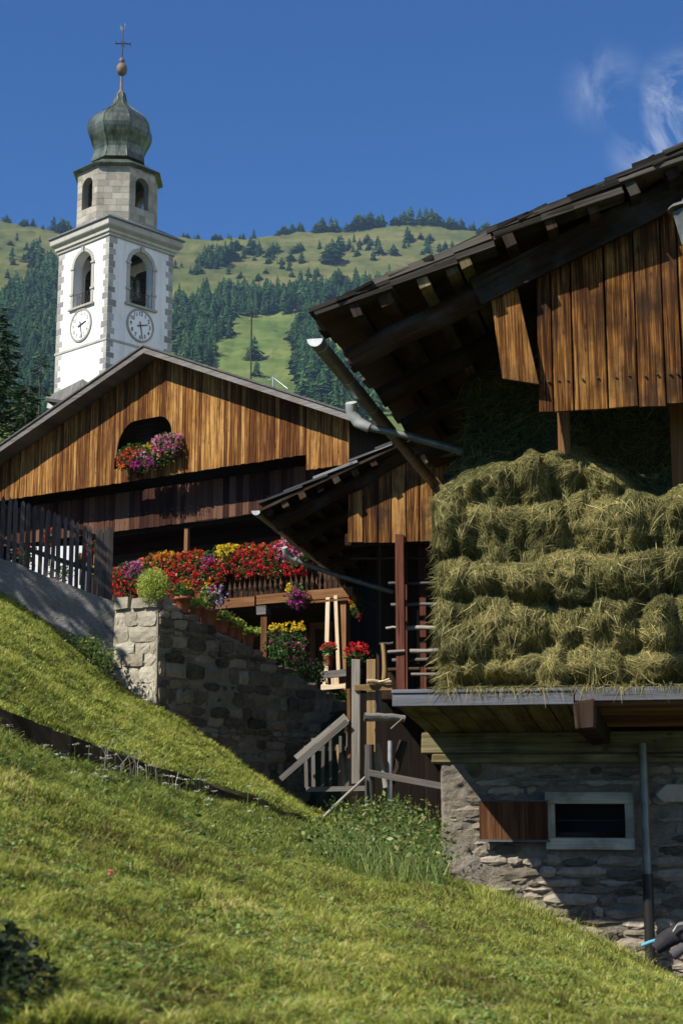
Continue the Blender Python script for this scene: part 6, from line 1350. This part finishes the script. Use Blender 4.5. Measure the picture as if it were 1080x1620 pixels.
V, Fq, C = blades(a*Y, Y, rng.uniform(.10, .34, n_), np.full(n_, .006), rng.uniform(.2, 1, n_), pal(n_, rng.uniform(0, 1, n_), [(0, (.08, .12, .03)), (.6, (.2, .3, .06)), (1, (.45, .45, .18))])); tag(mesh_np('tall_grass', V, Fq, m_grass, col=C), 'tall grass stalks among the weeds by the barn corner', 'grass', kind='stuff')
n_ = 900; a = rng.uniform(.085, .20, n_); Y = np.interp(a, STN[2][:, 0], STN[2][:, 1])+rng.uniform(-.3, .3, n_)
V, Fq, C = blades(a*Y, Y, rng.uniform(.06, .17, n_), np.full(n_, .006), rng.uniform(.2, 1, n_), pal(n_, rng.uniform(.3, 1, n_), LAWN)); tag(mesh_np('tall_grass', V, Fq, m_grass, col=C), 'longer grass along the crest before the barn wall', 'grass', kind='stuff')
# white umbels and dry stalks below the edging
m_white = leafm('umbel', [(0, (.45, .45, .36)), (1, (.75, .74, .62))], trans=.2)
for i in range(46):
    px = random.uniform(20, 460) if i < 30 else random.uniform(170, 330); a = (px-540)/F/CP; y = seg_y(a, 5)-random.uniform(.05, .9); x = a*y; h = random.uniform(.08, .2); z0 = gz(x, y)
    r_ = thing('umbel_flower', (x, y, z0), 'small cream umbel flower in the grass below the timber edging', 'wild flower', 'umbel flowers below the edging')
    mb = MB(); tp = Vector((x+random.gauss(0, .02), y, z0+h)); mb.tube([(x, y, z0), tp], .002, 4, cap=False); mb.build('stalk', m_weed, r_)
    P = np.array(tp)+rng.normal(0, 1, (26, 3))*np.array([.014, .014, .004]); leaves(P, .010, m_white, r_, name='umbel', flat=.2)
for i in range(14):
    px = random.uniform(150, 300); a = (px-540)/F/CP; y = seg_y(a, 5)-random.uniform(.0, .3); x = a*y; z0 = gz(x, y); h = random.uniform(.12, .28); r_ = MB(); r_.tube([(x, y, z0), (x+random.gauss(0, .03), y, z0+h*.6), (x+random.gauss(0, .06), y, z0+h)], .003, 4); tag(r_.build('dry_stalk', m_pole), 'dry brown stalk against the dark timber edging', 'dry stalk', 'dry stalks along the edging')
c = at(175, 1392, 6.7); c.z = gz(c.x, c.y)+.03; r_ = thing('clover_flower', c, 'single pink red flower in the near lawn', 'wild flower'); blooms(np.array([[c.x, c.y, c.z], [c.x, c.y, c.z+.014]]), 'salmon', r_, rad=.011, size=.014, m_=22); mb = MB(); mb.tube([c-Vector((0, 0, .03)), c], .002, 4); mb.build('stalk', m_weed, r_)
# out of focus plant at the lower left, shade painted into its leaves
c = Vector((at(-40, 1560, 4.7).x, 4.7, 0)); c.z = gz(c.x, c.y); db = thing('shade_dark_plant', c, 'blurred leafy plant in the lower left corner, shade painted into its leaves', 'plant')
leaves(ball(4200, (c.x-.08, c.y-.05, c.z+.02), .33, .2, .1), .04, leafm('shaded_leaf', [(0, (.008, .014, .005)), (1, (.028, .042, .014))], trans=.1), db); mb = MB(); mb.tube([c, c+Vector((0, 0, .1))], .004, 4); mb.build('stem', m_weed, db)
# grey sack and hose at the right edge
hs = thing('grey_hose_bundle', at(1070, 1500, 12.6), 'grey padded roll with a light blue hose lying at the foot of the barn wall', 'hose')
q = lambda px, py, Y=12.9: at(px, py, Y); m_sack = stone('grey_sack', [(.03, .028, .03), (.06, .055, .058), (.10, .095, .10)], scale=12, bump=.6)
mb = MB(); mb.tube([q(1036, 1502), q(1045, 1492), q(1060, 1482), q(1078, 1477), q(1100, 1478), q(1125, 1490), q(1140, 1515)], [.05, .068, .075, .078, .078, .075, .06], 14, nz=.05); mb.build('padded_roll', m_sack, hs)
mb = MB(); mb.tube([q(1062, 1512, 12.75), q(1078, 1500, 12.75), q(1098, 1500, 12.75), q(1118, 1512, 12.75), q(1130, 1535, 12.75)], .045, 12, nz=.04); mb.build('padded_roll', m_sack, hs)
m_hose = newmat('blue_hose')[0]; m_hose.node_tree.nodes['Principled BSDF'].inputs['Base Color'].default_value = (.10, .34, .42, 1)
mb = MB(); mb.tube([q(1014, 1496), q(1026, 1491), q(1042, 1486), q(1060, 1478, 12.95), q(1075, 1466, 12.95), q(1090, 1460)], .016, 8); mb.build('hose', m_hose, hs)
mb = MB(); mb.tube([q(1064, 1474, 12.8), q(1070, 1464, 12.8), q(1082, 1462, 12.8), q(1090, 1470, 12.8)], .010, 8); mb.build('metal_ring', m_zinc, hs)

# unseen tree added beyond the left edge to shade the fence and grey wall
spruce(-340, 250, 17.2, 6.2, 1.5, 31, 'unseen spruce added outside the left edge to shade the picket fence', 1.5)
# ------------------------------------------------------------ haze
m_haze = bpy.data.materials.new('haze'); m_haze.use_nodes = True; t = m_haze.node_tree; t.nodes.remove(t.nodes['Principled BSDF'])
pv = t.nodes.new('ShaderNodeVolumePrincipled'); pv.inputs['Color'].default_value = (.45, .70, 1, 1); pv.inputs['Density'].default_value = .00008; pv.inputs['Anisotropy'].default_value = 0
t.links.new(pv.outputs[0], t.nodes['Material Output'].inputs['Volume'])
mb = MB(); hx = 2650
fr0 = Fr((0, 0), 0)
mb.box(fr0, -hx, hx, -hx, hx, -7, 660); tag(mb.build('haze', m_haze), 'thin blue air between the village and the mountain', 'haze', kind='stuff')
